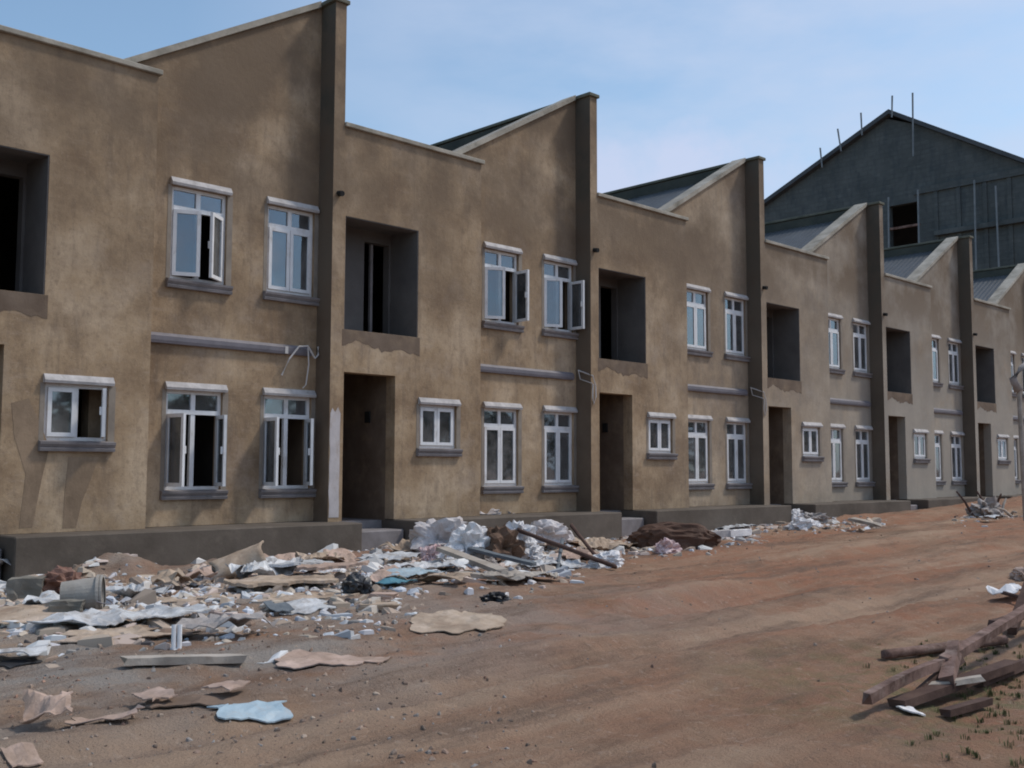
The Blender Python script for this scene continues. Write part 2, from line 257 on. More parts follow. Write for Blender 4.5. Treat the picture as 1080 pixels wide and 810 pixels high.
def wall(bm, x0, x1, z0, top, openings, y0, y1, xb=()):
    """wall slab in the xz plane with rectangular openings; top(x) gives its upper edge"""
    xs = sorted({x0, x1, *xb, *[v for o in openings for v in o[:2]]}); zs = sorted({z0, *[v for o in openings for v in o[2:]]})
    xs = [x for x in xs if x0-1e-6 <= x <= x1+1e-6]; zs = [z for z in zs if z >= z0-1e-6]
    V = {}
    def v(i, j, y):
        k = (i, j, y)
        if k not in V: V[k] = bm.verts.new((xs[i], y, zs[j] if j < len(zs) else top(xs[i])))
        return V[k]
    nx, nz = len(xs)-1, len(zs)
    def hole(i, j):
        if i < 0 or i >= nx or j < 0 or j >= nz: return True
        cx = (xs[i]+xs[i+1])/2; cz = (zs[j]+zs[j+1])/2 if j+1 < len(zs) else zs[-1]+.01
        return any(o[0] < cx < o[1] and o[2] < cz < o[3] for o in openings)
    for i in range(nx):
        for j in range(nz):
            if hole(i, j): continue
            bm.faces.new((v(i, j, y0), v(i+1, j, y0), v(i+1, j+1, y0), v(i, j+1, y0)))
            bm.faces.new((v(i, j, y1), v(i, j+1, y1), v(i+1, j+1, y1), v(i+1, j, y1)))
            if hole(i-1, j): bm.faces.new((v(i, j, y0), v(i, j+1, y0), v(i, j+1, y1), v(i, j, y1)))
            if hole(i+1, j): bm.faces.new((v(i+1, j, y0), v(i+1, j, y1), v(i+1, j+1, y1), v(i+1, j+1, y0)))
            if hole(i, j-1): bm.faces.new((v(i, j, y0), v(i, j, y1), v(i+1, j, y1), v(i+1, j, y0)))
            if hole(i, j+1): bm.faces.new((v(i, j+1, y0), v(i+1, j+1, y0), v(i+1, j+1, y1), v(i, j+1, y1)))
CACHE = {}
def cached(key, fn):
    if key not in CACHE: CACHE[key] = fn()
    return CACHE[key]

# ------------------------------------------------------------------ terrain
def lerp_tab(x, tab):
    if x <= tab[0][0]: return tab[0][1]
    for (a, va), (b, vb) in zip(tab, tab[1:]):
        if x <= b:
            s = (x-a)/(b-a); s = s*s*(3-2*s); return va+(vb-va)*s
    return tab[-1][1]
BASE = [(-12, -.52), (0, -.50), (6, -.46), (12, -.39), (18, -.30), (22, -.16), (30, -.08), (60, 0)]
MOUNDS = []   # (x, y, rx, ry, h)
def hz(x, y, fine=True):
    z = lerp_tab(x, BASE)
    z += -.10*min(1, max(0, (-3.5-y)/5.0))
    near = max(0, 1-max(0, abs(x-10)-28)/10)*max(0, 1-max(0, abs(y+6)-10)/6)
    if near > 0 and y < .4:
        fade = min(1, max(0, (.2-y)/1.2))
        q = Vector((x*.22, y*.5, 0)); z += near*fade*.075*noise.noise(q)
        wob = .35*noise.noise(Vector((x*.25, 3.3, 0)))
        for (yc, d, wd) in ((-5.0, .07, .34), (-6.5, .085, .30), (-7.9, .07, .26), (-9.3, .07, .26), (-10.5, .05, .22)):
            t = (y-yc-wob-.06*(x-3)*(1 if yc > -7 else .4)*.3)/wd; am = max(0, .25+noise.noise(Vector((x*.35, yc, 1.7))))*1.5
            z += near*fade*am*d*(-math.exp(-t*t) + .75*math.exp(-(t-1.6)**2) + .6*math.exp(-(t+1.7)**2))
        if fine:
            z += near*fade*(.035*noise.noise(Vector((x*.9, y*1.6, 5))) + .026*noise.noise(Vector((x*2.2, y*3.8, 9))) + .017*noise.noise(Vector((x*6, y*8, 2))))
            z += near*fade*.016*max(0, noise.noise(Vector((x*13, y*15, 4)))+.1)
    for mx_, my_, rx, ry, h in MOUNDS:
        t = ((x-mx_)/rx)**2+((y-my_)/ry)**2
        if t < 6: z += h*math.exp(-t)*(1+.35*noise.noise(Vector((x*4, y*4, 7))))
    return z
def G(px, py):
    """point of the ground seen at (px, py) of the 1080 x 810 photograph"""
    d = Fv + Rr*((px-540)/FPX) - Ur*((py-405)/FPX)
    z = -.5
    for _ in range(25):
        t = (z-CAM.z)/d.z; p = CAM + d*t; z = .5*z+.5*hz(p.x, p.y)
    return Vector((p.x, p.y, hz(p.x, p.y)))
for a in ((118, 612, .55, .35, .30), (60, 622, .5, .3, .15), (235, 604, .6, .35, .16), (340, 596, .9, .4, .14), (440, 588, .9, .5, .16), (520, 588, 1.0, .5, .24), (600, 580, .8, .4, .14), (400, 578, .5, .4, .16)):
    p = G(a[0], a[1]); MOUNDS.append((p.x, p.y, a[2], a[3], a[4]))
for a in ((20.0, -1.4, 2.6, .7, .20), (23.8, -1.5, 1.8, .7, .16), (13.2, -1.3, 1.4, .5, .12), (16, -1.8, 1.6, .5, .08), (25.5, -2.5, 2.0, .9, .10)): MOUNDS.append(a)

def axis(segs, far):
    out = []
    for a, b, s in segs:
        n = max(1, round((b-a)/s)); out += [a+(b-a)*i/n for i in range(n)]
    out.append(segs[-1][1]); d = 1.0; lo_, hi_ = out[0], out[-1]
    pre, post = [], []
    while d < far: pre.append(lo_-d); post.append(hi_+d); d *= 1.7
    return pre[::-1]+out+post
XS = axis([(-14, -9, .25), (-9, 1.5, .044), (1.5, 10, .085), (10, 30, .2), (30, 44, .6)], 3000)
YS = axis([(-14, -11.5, .1), (-11.5, -1, .044), (-1, .8, .12), (.8, 12, 1.5)], 3000)
vs = [(x, y, hz(x, y)) for y in YS for x in XS]; nx = len(XS)
fs = [(j*nx+i, j*nx+i+1, (j+1)*nx+i+1, (j+1)*nx+i) for j in range(len(YS)-1) for i in range(nx-1)]
MT['earth'] = ground_mat()
me = bpy.data.meshes.new('ground'); me.from_pydata(vs, [], fs); me.materials.append(MT['earth'])
for p in me.polygons: p.use_smooth = True
g = link('ground', me); tag(g, 'bare reddish brown earth with wheel ruts along the terrace', None, kind='structure')

# ------------------------------------------------------------------ houses
P = 5.8; RC = .35; XC = 2.83; FIN = 5.6; SLOPE = .577
W1, W2 = (3.24, 4.07), (4.73, 5.53)
LO, UP = (.48, 1.82), (3.33, 4.61)
SW = (1.52, 2.30, 1.10, 1.79)
rake = lambda x: 7.84-(FIN-x)*SLOPE

BD0, BD1 = .92, 1.42
def m_front():
    bm = bmesh.new()
    wall(bm, 0, XC, 0, lambda x: 5.93, [(.06, 1.03, 0, 2.21), (.05, 1.47, 2.85, 4.57), SW], 0, .225)
    box(bm, XC-.225, XC, .2253, RC-.002, 0, 5.93)
    return mesh('front_wall', bm, 'render')
def m_bay():
    bm = bmesh.new()
    wall(bm, 2.2, FIN, 0, rake, [(*W1, *LO), (*W2, *LO), (*W1, *UP), (*W2, *UP)], RC, RC+.225)
    return mesh('bay_wall', bm, 'render')
def m_party():
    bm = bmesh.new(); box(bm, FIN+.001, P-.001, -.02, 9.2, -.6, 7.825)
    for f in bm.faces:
        if abs(f.calc_center_median().x-FIN) < .01: f.material_index = 1  # only the left side face takes the darker render
    return mesh('party_wall', bm, 'render', 'dark_fin')
def m_upstand():
    bm = bmesh.new(); box(bm, FIN-.03, FIN-.002, RC+.24, 9.1, 7.56, 7.80)  # strip on the party wall, its shaded side painted dark
    return mesh('roof_upstand', bm, 'upstand')
def m_pcap():
    bm = bmesh.new(); box(bm, FIN-.05, P+.04, -.06, 9.25, 7.827, 7.89, bev=.008)
    return mesh('party_coping', bm, 'mossy')
def m_fcap():
    bm = bmesh.new(); box(bm, .002, XC+.04, -.05, .27, 5.932, 6.0, bev=.008)
    return mesh('parapet_coping', bm, 'coping')
def m_rcap():
    bm = bmesh.new(); x0, x1 = 2.12, FIN-.052
    prism(bm, [(x0, rake(x0)+.002), (x1, rake(x1)+.002), (x1, rake(x1)+.10), (x0, rake(x0)+.10)], 'y', RC-.06, RC+.30)
    return mesh('raking_coping', bm, 'coping')
def m_roof():
    bm = bmesh.new(); prof = [(.0, 4.97), (1.3, 5.1), (FIN-.004, 5.1+(FIN-1.3)*SLOPE)]
    rows = []; y = RC+.28; k = 0
    while y < 9.0:
        dz = .012*(1 if k % 4 in (1, 2) else 0)
        rows.append([bm.verts.new((px, y, pz+dz)) for px, pz in prof]); y += .04; k += 1
    for a, b in zip(rows, rows[1:]):
        for i in range(2): bm.faces.new((a[i], a[i+1], b[i+1], b[i]))
    return mesh('roof', bm, 'roof')
def m_plinth():
    bm = bmesh.new(); box(bm, 1.035, P+.02, -.57, .34, -.9, -.003, bev=.015)
    return mesh('plinth', bm, 'plinth')
def m_step():
    bm = bmesh.new(); box(bm, .1, 1.0, -.30, .3, -.7, -.14, bev=.02); box(bm, .061, 1.029, .301, 1.3, -.7, -.02)
    return mesh('door_step', bm, 'trim')
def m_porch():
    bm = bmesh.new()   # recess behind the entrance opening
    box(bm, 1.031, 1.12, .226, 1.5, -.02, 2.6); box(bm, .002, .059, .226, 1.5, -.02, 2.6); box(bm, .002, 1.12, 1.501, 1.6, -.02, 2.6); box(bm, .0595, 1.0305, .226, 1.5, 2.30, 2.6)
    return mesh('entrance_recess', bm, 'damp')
def m_balcony():
    bm = bmesh.new()
    box(bm, 1.455, 1.4695, .006, .2255, 2.852, 4.566); box(bm, .0505, .060, .006, .2255, 2.852, 4.566); box(bm, .0605, 1.4545, .006, .2255, 4.556, 4.5685)
    box(bm, 1.455, 1.6, .226, .70, 2.62, 4.9); box(bm, .002, .049, .226, .70, 2.62, 4.9); box(bm, .0495, 1.4545, .226, .70, 2.62, 2.84); box(bm, .0495, 1.4545, .226, .70, 4.60, 4.9)
    wall(bm, .0495, 1.6, 2.62, lambda x: 4.9, [(BD0, BD1, 2.845, 4.42)], .701, .85)
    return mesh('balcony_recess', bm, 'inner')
def m_balcdoor():
    bm = bmesh.new(); box(bm, 1.08, 1.125, .74, .79, 2.846, 4.40); return mesh('balcony_door_post', bm, 'trim')
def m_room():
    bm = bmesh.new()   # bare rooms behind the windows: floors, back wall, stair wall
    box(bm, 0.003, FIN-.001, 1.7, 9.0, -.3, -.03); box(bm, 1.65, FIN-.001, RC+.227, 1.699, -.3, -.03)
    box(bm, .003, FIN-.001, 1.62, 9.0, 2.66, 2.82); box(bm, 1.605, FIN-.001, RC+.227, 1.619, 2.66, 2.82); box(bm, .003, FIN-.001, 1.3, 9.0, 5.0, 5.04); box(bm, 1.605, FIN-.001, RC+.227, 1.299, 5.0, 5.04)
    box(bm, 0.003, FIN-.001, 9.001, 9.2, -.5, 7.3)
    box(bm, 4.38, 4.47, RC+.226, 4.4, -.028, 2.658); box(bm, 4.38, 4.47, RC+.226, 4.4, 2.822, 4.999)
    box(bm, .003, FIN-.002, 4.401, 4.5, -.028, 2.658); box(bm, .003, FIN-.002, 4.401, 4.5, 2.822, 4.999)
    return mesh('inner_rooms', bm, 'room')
def m_pipe():
    bm = bmesh.new(); prism(bm, [(RC-.001, 2.435), (RC-.055, 2.435), (RC-.065, 2.475), (RC-.065, 2.53), (RC-.02, 2.575), (RC-.001, 2.575)], 'x', XC+.003, FIN-.12)
    return mesh('string_course', bm, 'pipe')
def m_clip():
    bm = bmesh.new(); box(bm, 5.02, 5.07, RC-.072, RC-.06, 2.44, 2.545); return mesh('cable_clip', bm, 'cable')
def m_spout():
    bm = bmesh.new(); tube(bm, [(-.1, -.02, 4.88), (-.1, -.12, 4.86)], .042, 10); return mesh('rain_spout', bm, 'black')
def m_damp():
    bm = bmesh.new(); n = 24; top, bot = [], []
    for i in range(n+1):
        x = .01+1.50*i/n; zb = 2.58+.11*noise.noise(Vector((x*2.3, 1.1, 0)))+.05*noise.noise(Vector((x*9, 2, 0)))+(.08 if .15 < i/n < .5 else 0)
        top.append((x, 2.847)); bot.append((x, zb))
    prism(bm, bot+top[::-1], 'y', -.004, -.0005); return mesh('damp_patch', bm, 'damp')
def m_cable(v):
    bm = bmesh.new(); rnd = random.Random(v)
    if v == 0: pts = [(4.98, RC-.05, 2.12), (5.06, RC-.12, 2.36), (5.2, RC-.15, 2.55), (5.36, RC-.14, 2.57), (5.50, RC-.12, 2.40), (5.57, RC-.10, 2.46), (5.58, RC-.08, 2.58)]; pt2 = [(5.36, RC-.14, 2.57), (5.40, RC-.11, 2.3), (5.37, RC-.09, 2.0), (5.33, RC-.07, 1.95)]
    else: pts = [(5.57, RC-.08, 2.62), (5.62, -.05, 2.5), (5.70, -.045, 2.32), (5.71, -.045, 2.12), (5.66, -.04, 1.98), (5.62, -.04, 2.1), (5.63, -.045, 2.35)]; pt2 = [(5.55, RC-.1, 2.62), (5.585, RC-.12, 2.45), (5.6, -.05, 2.36)]
    tube(bm, pts, .014, 6); tube(bm, pt2, .010, 6); return mesh('loose_cable', bm, 'cable')
def m_switch():
    bm = bmesh.new(); box(bm, 1.000, 1.0305, .62, .74, 1.50, 1.68); return mesh('switch_box', bm, 'black')
def m_lime():
    bm = bmesh.new(); pts = []
    for i in range(9): pts.append((FIN+.012+.02*noise.noise(Vector((i*.7, 0, 0))), .06+i*.19))
    top = [(FIN+.05, 1.66), (FIN+.1, 1.60), (FIN+.15, 1.68)]
    rt = [(FIN+.188+.012*noise.noise(Vector((i*.7, 4, 0))), .06+i*.19) for i in range(9)][::-1]
    prism(bm, pts+top+rt, 'y', -.025, -.0205); return mesh('lime_patch', bm, 'lime')
def m_endwall():
    bm = bmesh.new(); box(bm, -.2, -.001, -.02, 9.2, -.6, 7.825); return mesh('end_wall', bm, 'render')

# windows -------------------------------------------------------------
def m_frame(w_, h_, tr):
    def f():
        bm = bmesh.new(); y0, y1, t = .05, .11, .045
        box(bm, 0, w_, y0, y1, 0, t); box(bm, 0, w_, y0, y1, h_-t, h_); box(bm, 0, t, y0+.001, y1-.001, t, h_-t); box(bm, w_-t, w_, y0+.001, y1-.001, t, h_-t)
        box(bm, w_/2-.032, w_/2+.032, y0+.0015, y1-.0015, t, h_-t)
        if tr: box(bm, t, w_-t, y0-.004, y1-.002, tr-.03, tr+.03)
        return mesh('window', bm, 'upvc')
    return cached(('frame', w_, h_, tr), f)
def m_pane(w_, h_, tr):
    def f():
        bm = bmesh.new(); t = .045; zz = tr if tr else t
        for a, b in ((t, w_/2-.032), (w_/2+.032, w_-t)): box(bm, a, b, .078, .082, zz+.03, h_-t)
        return mesh('pane', bm, 'glass')
    return cached(('pane', w_, h_, tr), f)
def m_sash(w_, h_, s):
    def f():
        bm = bmesh.new(); t = .05
        a, b = (0, w_) if s > 0 else (-w_, 0)
        box(bm, a, b, -.02, .02, 0, t); box(bm, a, b, -.02, .02, h_-t, h_); box(bm, a, a+t, -.019, .019, t, h_-t); box(bm, b-t, b, -.019, .019, t, h_-t)
        xx = b-.03 if s > 0 else a+.03; box(bm, xx-.012, xx+.012, .021, .05, h_*.45, h_*.45+.10)
        box(bm, a+t, b-t, -.003, .003, t, h_-t, mi=1)
        return mesh('sash', bm, 'upvc', 'glass')
    return cached(('sash', w_, h_, s), f)
def m_lintel(w_):
    def f():
        bm = bmesh.new(); prism(bm, [(.0, .0), (-.06, -.004), (-.07, .03), (-.02, .105), (0, .105)], 'x', -.03, w_+.045)
        return mesh('lintel', bm, 'hood')
    return cached(('lintel', w_), f)
def m_sill(w_):
    def f():
        bm = bmesh.new(); prism(bm, [(0, -.115), (-.055, -.115), (-.065, -.08), (-.045, -.07), (-.075, -.03), (-.08, .0), (0, .012)], 'x', -.06, w_+.08)
        return mesh('sill', bm, 'trim')
    return cached(('sill', w_), f)
def m_surround(wd, h_):
    def f():
        bm = bmesh.new(); prism(bm, [(0, 0), (wd, 0), (wd, h_), (0, h_)], 'y', -.004, -.0005); return mesh('surround', bm, 'surround')
    return cached(('surr', wd, h_), f)
def window(root, x0, x1, z0, z1, y, angs=(0, 0), tall=True):
    w_, h_ = x1-x0, z1-z0; tr = h_-.29 if tall else 0
    f = link('window', m_frame(w_, h_, tr), root, (x0, y, z0))
    if tall: link('pane', m_pane(w_, h_, tr), f)
    sh = (tr-.03 if tall else h_-.045)-.045-.006; sw = w_/2-.045-.004
    link('sash', m_sash(sw, sh, 1), f, (.045, .045, .048), -R(angs[0])); link('sash', m_sash(sw, sh, -1), f, (w_-.045, .045, .048), R(angs[1]))
    link('lintel', m_lintel(w_), f, (0, 0, h_+.004)); link('sill', m_sill(w_), f, (0, 0, -.014)); link('surround', m_surround(.06, h_), f, (-.061, 0, 0)); link('surround', m_surround(.085, h_), f, (w_+.001, 0, 0))
    return f

HL = {-1: 'nearest terrace house, cut by the left edge, bucket lying in front of its plinth',
      0: 'second house of the terrace, two open upstairs casements, heap of white sacks before its plinth',
      1: 'third terrace house, all windows shut, dark brown tarpaulin heap before its plinth',
      2: 'fourth terrace house, greyish walls, white sacks and soil bank before its plinth',
      3: 'fifth terrace house, greyish walls, plinth half buried in the soil bank',
      4: 'farthest terrace house, cut by the right edge, behind the pile of pale sticks'}
WS = {-1: dict(sw=(0, 68), a=(80, 78), b=(90, 70), c=(24, 38), d=(0, 0)), 0: dict(c=(30, 86), d=(30, 90))}
for n in range(-1, 5):
    r_ = link('terrace_house', None, None, (n*P, 0, 0)); tag(r_, HL[n], 'house', 'terrace houses in a row')
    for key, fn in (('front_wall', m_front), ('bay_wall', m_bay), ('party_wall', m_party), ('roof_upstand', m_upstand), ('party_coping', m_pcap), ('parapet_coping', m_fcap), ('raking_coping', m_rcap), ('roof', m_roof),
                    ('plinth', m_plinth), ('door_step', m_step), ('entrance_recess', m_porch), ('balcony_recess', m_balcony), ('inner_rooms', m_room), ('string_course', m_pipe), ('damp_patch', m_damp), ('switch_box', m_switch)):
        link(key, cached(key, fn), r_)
    if n > -1: link('rain_spout', cached('spout', m_spout), r_)
    if n == 0: link('balcony_door_post', cached('bdp', m_balcdoor), r_)
    if n == -1:
        for outline in (((72, 482), (104, 482), (96, 505), (86, 530), (80, 557), (66, 557), (68, 520)), ((12, 425), (30, 420), (44, 450), (52, 472), (44, 505), (34, 556), (20, 557), (27, 500), (15, 460))):
            pr = []
            for px, py in outline:
                d = Fv + Rr*((px-540)/FPX) - Ur*((py-405)/FPX); p = CAM + d*(-CAM.y/d.y); pr.append((p.x-n*P, max(.01, p.z)))
            bm = bmesh.new(); prism(bm, pr, 'y', -.003, -.0005); link('damp_streak', mesh('damp_streak', bm, 'streak'), r_)
    if n == -1: link('cable_clip', m_clip(), r_)
    if n == -1: link('lime_patch', cached('lime', m_lime), r_); link('end_wall', cached('ew', m_endwall), r_)
    if n < 2: link('loose_cable', cached(('cable', 0 if n == -1 else 1), lambda: m_cable(0 if n == -1 else 1)), r_)
    s = WS.get(n, {})
    window(r_, *SW, 0, s.get('sw', (0, 0)), False)
    window(r_, *W1, *LO, RC, s.get('a', (0, 0))); window(r_, *W2, *LO, RC, s.get('b', (0, 0)))
    window(r_, *W1, *UP, RC, s.get('c', (0, 0))); window(r_, *W2, *UP, RC, s.get('d', (0, 0)))

# ------------------------------------------------------------------ the big hall behind
HC = 45.0
def hy(px, py, c):
    d = Fv + Rr*((px-540)/FPX) - Ur*((py-405)/FPX); t = (c-CAM.x)/d.x; p = CAM+d*t; return p.y, p.z
py_, pz_ = hy(940, 117, HC)
hall = link('unfinished_hall', None, None, (HC, py_, 0)); tag(hall, 'tall grey concrete gabled hall, unfinished, rising behind the terrace', 'building')
yl, yr = 26.0, 0.5; sl, sr = .456, .603
zt = lambda y: pz_-.25-(y-py_)*sl if y > py_ else pz_-.25-(py_-y)*sr
wa = hy(937.8, 217.8, HC); wb = hy(969, 213.3, HC); wc = hy(940, 262, HC)
bm = bmesh.new()
wall(bm, yr, wb[0], -1, zt, [], 0, .4); wall(bm, wb[0], wa[0], -1, zt, [(wb[0], wa[0], wc[1], wa[1])], 0, .4); wall(bm, wa[0], yl, -1, zt, [], 0, .4, xb=(py_,))
bmesh.ops.remove_doubles(bm, verts=bm.verts[:], dist=.0005)
for v in bm.verts: v.co = (v.co.y, v.co.x, v.co.z)
bmesh.ops.translate(bm, verts=bm.verts, vec=(0, -py_, 0)); link('gable_wall', mesh('gable_wall', bm, 'hall'), hall)
bm = bmesh.new(); box(bm, .401, 30, yl-py_-.4, yl-py_, -1, zt(yl)-.2); box(bm, .401, 30, yr-py_, yr-py_+.4, -1, zt(yr)-.2); box(bm, 29.6, 30, yr-py_+.401, yl-py_-.401, -1, 12); box(bm, .6, 29, -3, 3, 8, 8.3)
link('side_walls', mesh('side_walls', bm, 'hall'), hall)
bm = bmesh.new(); o_ = .5
prism(bm, [(0, pz_-.23), (yl-py_+.8, zt(yl+.8)+.02), (yl-py_+.8, zt(yl+.8)+.25), (0, pz_+.02), (yr-py_-.8, zt(yr-.8)+.25), (yr-py_-.8, zt(yr-.8)+.02)], 'x', -.35, 30.2)
link('roof', mesh('roof', bm, 'hallroof'), hall)
b1 = hy(970, 201, HC); b2 = hy(1080, 190, HC)
bm = bmesh.new(); box(bm, -.12, -.002, yr-py_, b1[0]-py_+.3, b1[1]-.2, b1[1]+.15); box(bm, -.30, -.002, yr-py_, wb[0]-py_-.9, b1[1]-2.6, b1[1]-2.35)
link('floor_beam', mesh('floor_beam', bm, 'hall'), hall)
for px in (988, 1012, 1040, 1066):
    y_, _ = hy(px, 230, HC); bm = bmesh.new(); box(bm, -.07, -.003, -.10, .10, -1, b1[1]-.21); link('pilaster', mesh('pilaster', bm, 'hall'), hall, (0, y_-py_, 0))
bm = bmesh.new(); m_ = (wa[1]+wc[1])/2-.1; box(bm, -.06, .1, wb[0]-py_-.05, wa[0]-py_+.05, m_-.06, m_+.06); link('window_rail', mesh('window_rail', bm, 'wood'), hall)
PC = HC-.5
PD = {'a': 'leftmost pole, short tip just above the lower left roof slope of the hall', 'b': 'scaffold pole leaning above the left roof slope, second from the left', 'c': 'upright scaffold pole above the left roof slope, nearest the gable peak on that side',
      'd': 'short scaffold pole standing right at the gable peak', 'e': 'tall scaffold pole just right of the gable peak, highest of all', 'f': 'scaffold pole at the left side of the dark hall window', 'g': 'scaffold pole at the right side of the dark hall window',
      'h': 'pale scaffold pole on the right half of the gable, above the last full fin', 'i': 'pale scaffold pole nearest the right edge of the photo, on the gable'}
for k, (x0, y0, x1, y1) in zip('abcdefghi', ((865, 156, 867, 172), (883.5, 136, 887, 155), (908, 119, 909, 138), (941, 101, 940.5, 119), (962.5, 98, 963, 160), (937, 208, 937.5, 266), (968, 200, 969.5, 268), (1027.5, 190, 1030, 300), (1050, 196, 1054, 292))):
    ya, za = hy(x0, y0, PC); yb, zb = hy(x1, y1, PC); top = Vector((0, ya-yb, za)); d_ = (top-Vector((0, 0, zb))); foot = top + d_*(-(za+.4)/d_.z) if k in 'fghi' else Vector((0, 0, zb-.25))
    bm = bmesh.new(); tube(bm, [top-foot, (top-foot)*.5, (0, 0, 0)], .05, 8, .042); o = link('scaffold_pole', mesh('scaffold_pole', bm, 'pole'), None, (PC, yb+foot.y, foot.z)); tag(o, PD[k], 'pole', 'scaffold poles against the hall gable')

# ------------------------------------------------------------------ loose things on the ground
CAMG = Vector((CAM.x, CAM.y, 0))
def axes(a, b):
    ux = Vector((b.x-a.x, b.y-a.y, 0)); W = ux.length; ux.normalize(); uy = Vector((-ux.y, ux.x, 0)); c = (a+b)/2
    if uy.dot(c-CAMG) < 0: uy = -uy
    return ux, uy, W
SEED = [0]
def sheet(name, a, b, depth, m_, label, cat, amp=.05, freq=3.0, rag=.25, curl=0, lift=.01, res=.05, thick=.008, tilt=0, group=None, cut=0, ridged=False):
    """a crumpled sheet lying on the ground between photo points a and b"""
    SEED[0] += 1; sd = SEED[0]*7.31
    amp *= .62 if ridged else .38; depth *= .8; lift = lift if ridged or lift > .045 else lift*.6
    A, B = G(*a), G(*b); ux, uy, W = axes(A, B); O = (A+B)/2; O.z = hz(O.x, O.y)
    n = max(6, int(W/res)); m = max(5, int(depth/res)); bm = bmesh.new(); g_ = []
    for j in range(m+1):
        row = []
        for i in range(n+1):
            u, v = 2*i/n-1, 2*j/m-1
            x = u*W/2*(1+rag*noise.noise(Vector((v*1.6, sd, 0)))+.5*rag*noise.noise(Vector((v*6, sd, 3)))*abs(u))*(1-cut*abs(v)**2.2*(.5+.5*math.sin(sd+u)))
            y = v*depth/2*(1+rag*.8*noise.noise(Vector((u*2.2, sd, 8)))+.5*rag*noise.noise(Vector((u*8, sd, 5)))*abs(v))*(1-cut*.6*abs(u)**2.5)
            p = O+ux*x+uy*y; q = Vector((x*freq, y*freq, sd))
            h = noise.noise(q)+.5*noise.noise(q*2.3)+.28*noise.noise(q*5)
            if ridged: h = 1.1-2*abs(noise.noise(q*.9))-.9*abs(noise.noise(q*2.4))-.35*abs(noise.noise(q*6))
            z = hz(p.x, p.y)+lift+amp*max(-.25, h+.3)+curl*max(0, abs(u)**3*(1 if u*curl > 0 else .4))+tilt*(v+1)/2*depth
            row.append(bm.verts.new((p.x-O.x, p.y-O.y, z-O.z)))
        g_.append(row)
    for j in range(m):
        for i in range(n): bm.faces.new((g_[j][i], g_[j][i+1], g_[j+1][i+1], g_[j+1][i]))
    lo_ = [[bm.verts.new(v.co-Vector((0, 0, thick))) for v in row] for row in g_]
    for j in range(m):
        for i in range(n): bm.faces.new((lo_[j][i], lo_[j+1][i], lo_[j+1][i+1], lo_[j][i+1]))
    rim = [(j, 0) for j in range(m)]+[(m, i) for i in range(n)]+[(j, n) for j in range(m, 0, -1)]+[(0, i) for i in range(n, 0, -1)]
    for (j, i), (j2, i2) in zip(rim, rim[1:]+rim[:1]): bm.faces.new((g_[j][i], g_[j2][i2], lo_[j2][i2], lo_[j][i]))
    o = link(name, mesh(name, bm, m_), None, O); return tag(o, label, cat, group)
def sack(name, at, dims, m_, label, cat, rz=0, lift=0, rough=.16, pinch=.35, tiltx=0, group=None, flat=.8):
    SEED[0] += 1; sd = SEED[0]*5.17; p = G(*at) if len(at) == 2 else Vector(at); bm = bmesh.new(); bmesh.ops.create_icosphere(bm, subdivisions=4, radius=1)
    for v in bm.verts:
        c = v.co; e = Vector([math.copysign(abs(t)**flat, t) for t in c])
        k = 1+rough*(noise.noise(c*1.5+Vector((sd, 0, 0)))*1.5+1.3*(.35-abs(noise.noise(c*2.1+Vector((0, sd, 0)))*2))+.8*(.3-abs(noise.noise(c*4.7+Vector((0, sd, 5)))*2))+.35*(.3-abs(noise.noise(c*10+Vector((0, sd, 9)))*2)))
        pin = 1-pinch*abs(c.x)**3
        v.co = Vector((e.x*k*dims[0]/2, e.y*k*pin*dims[1]/2, max(-.35, e.z*k*pin)*dims[2]*.62+dims[2]*.2))
    bmesh.ops.rotate(bm, verts=bm.verts, matrix=Matrix.Rotation(tiltx, 3, 'Y'))
    base = YAW-math.pi/2
    o = link(name, mesh(name, bm, m_), None, (p.x, p.y, p.z+lift), base+rz); return tag(o, label, cat, group)
def plank(name, A, B, wd, th, m_, label, cat, roll=0, group=None, jag=.02, round_=False, bow=0):
    """timber between two world points (its axis)"""
    A, B = Vector(A), Vector(B); SEED[0] += 1; sd = SEED[0]*3.7; d = B-A; Ln = d.length; d.normalize()
    s = d.cross(Vector((0, 0, 1))).normalized(); u = s.cross(d); s, u = s*math.cos(roll)+u*math.sin(roll), u*math.cos(roll)-s*math.sin(roll)
    n = 22; seg = 8 if round_ else 4; rings = []; bm = bmesh.new()
    for i in range(n+1):
        t = i/n; c = d*(t*Ln)+u*bow*math.sin(t*math.pi); ring = []
        for k in range(seg):
            ang = 2*math.pi*(k+.5)/seg; fx, fy = math.cos(ang), math.sin(ang)
            if not round_: fx, fy = math.copysign(1, fx), math.copysign(1, fy)
            jj = jag*(noise.noise(Vector((k*3.1, t*Ln*3, sd)))+.5*noise.noise(Vector((k*3.1, t*Ln*11, sd)))); e = d*(noise.noise(Vector((k*2.7, sd, 0)))*wd*.6 if i in (0, n) else 0)
            ring.append(bm.verts.new(c+s*(fx*wd/2+jj*.6)+u*(fy*th/2+jj*.4)+e))
        rings.append(ring)
    for a, b in zip(rings, rings[1:]):
        for k in range(seg): bm.faces.new((a[k], a[(k+1) % seg], b[(k+1) % seg], b[k]))
    bm.faces.new(rings[0]); bm.faces.new(rings[-1])
    o = link(name, mesh(name, bm, m_, smooth=round_), None, A); return tag(o, label, cat, group)
def GL(px, py, lift): p = G(px, py); return Vector((p.x, p.y, p.z+lift))
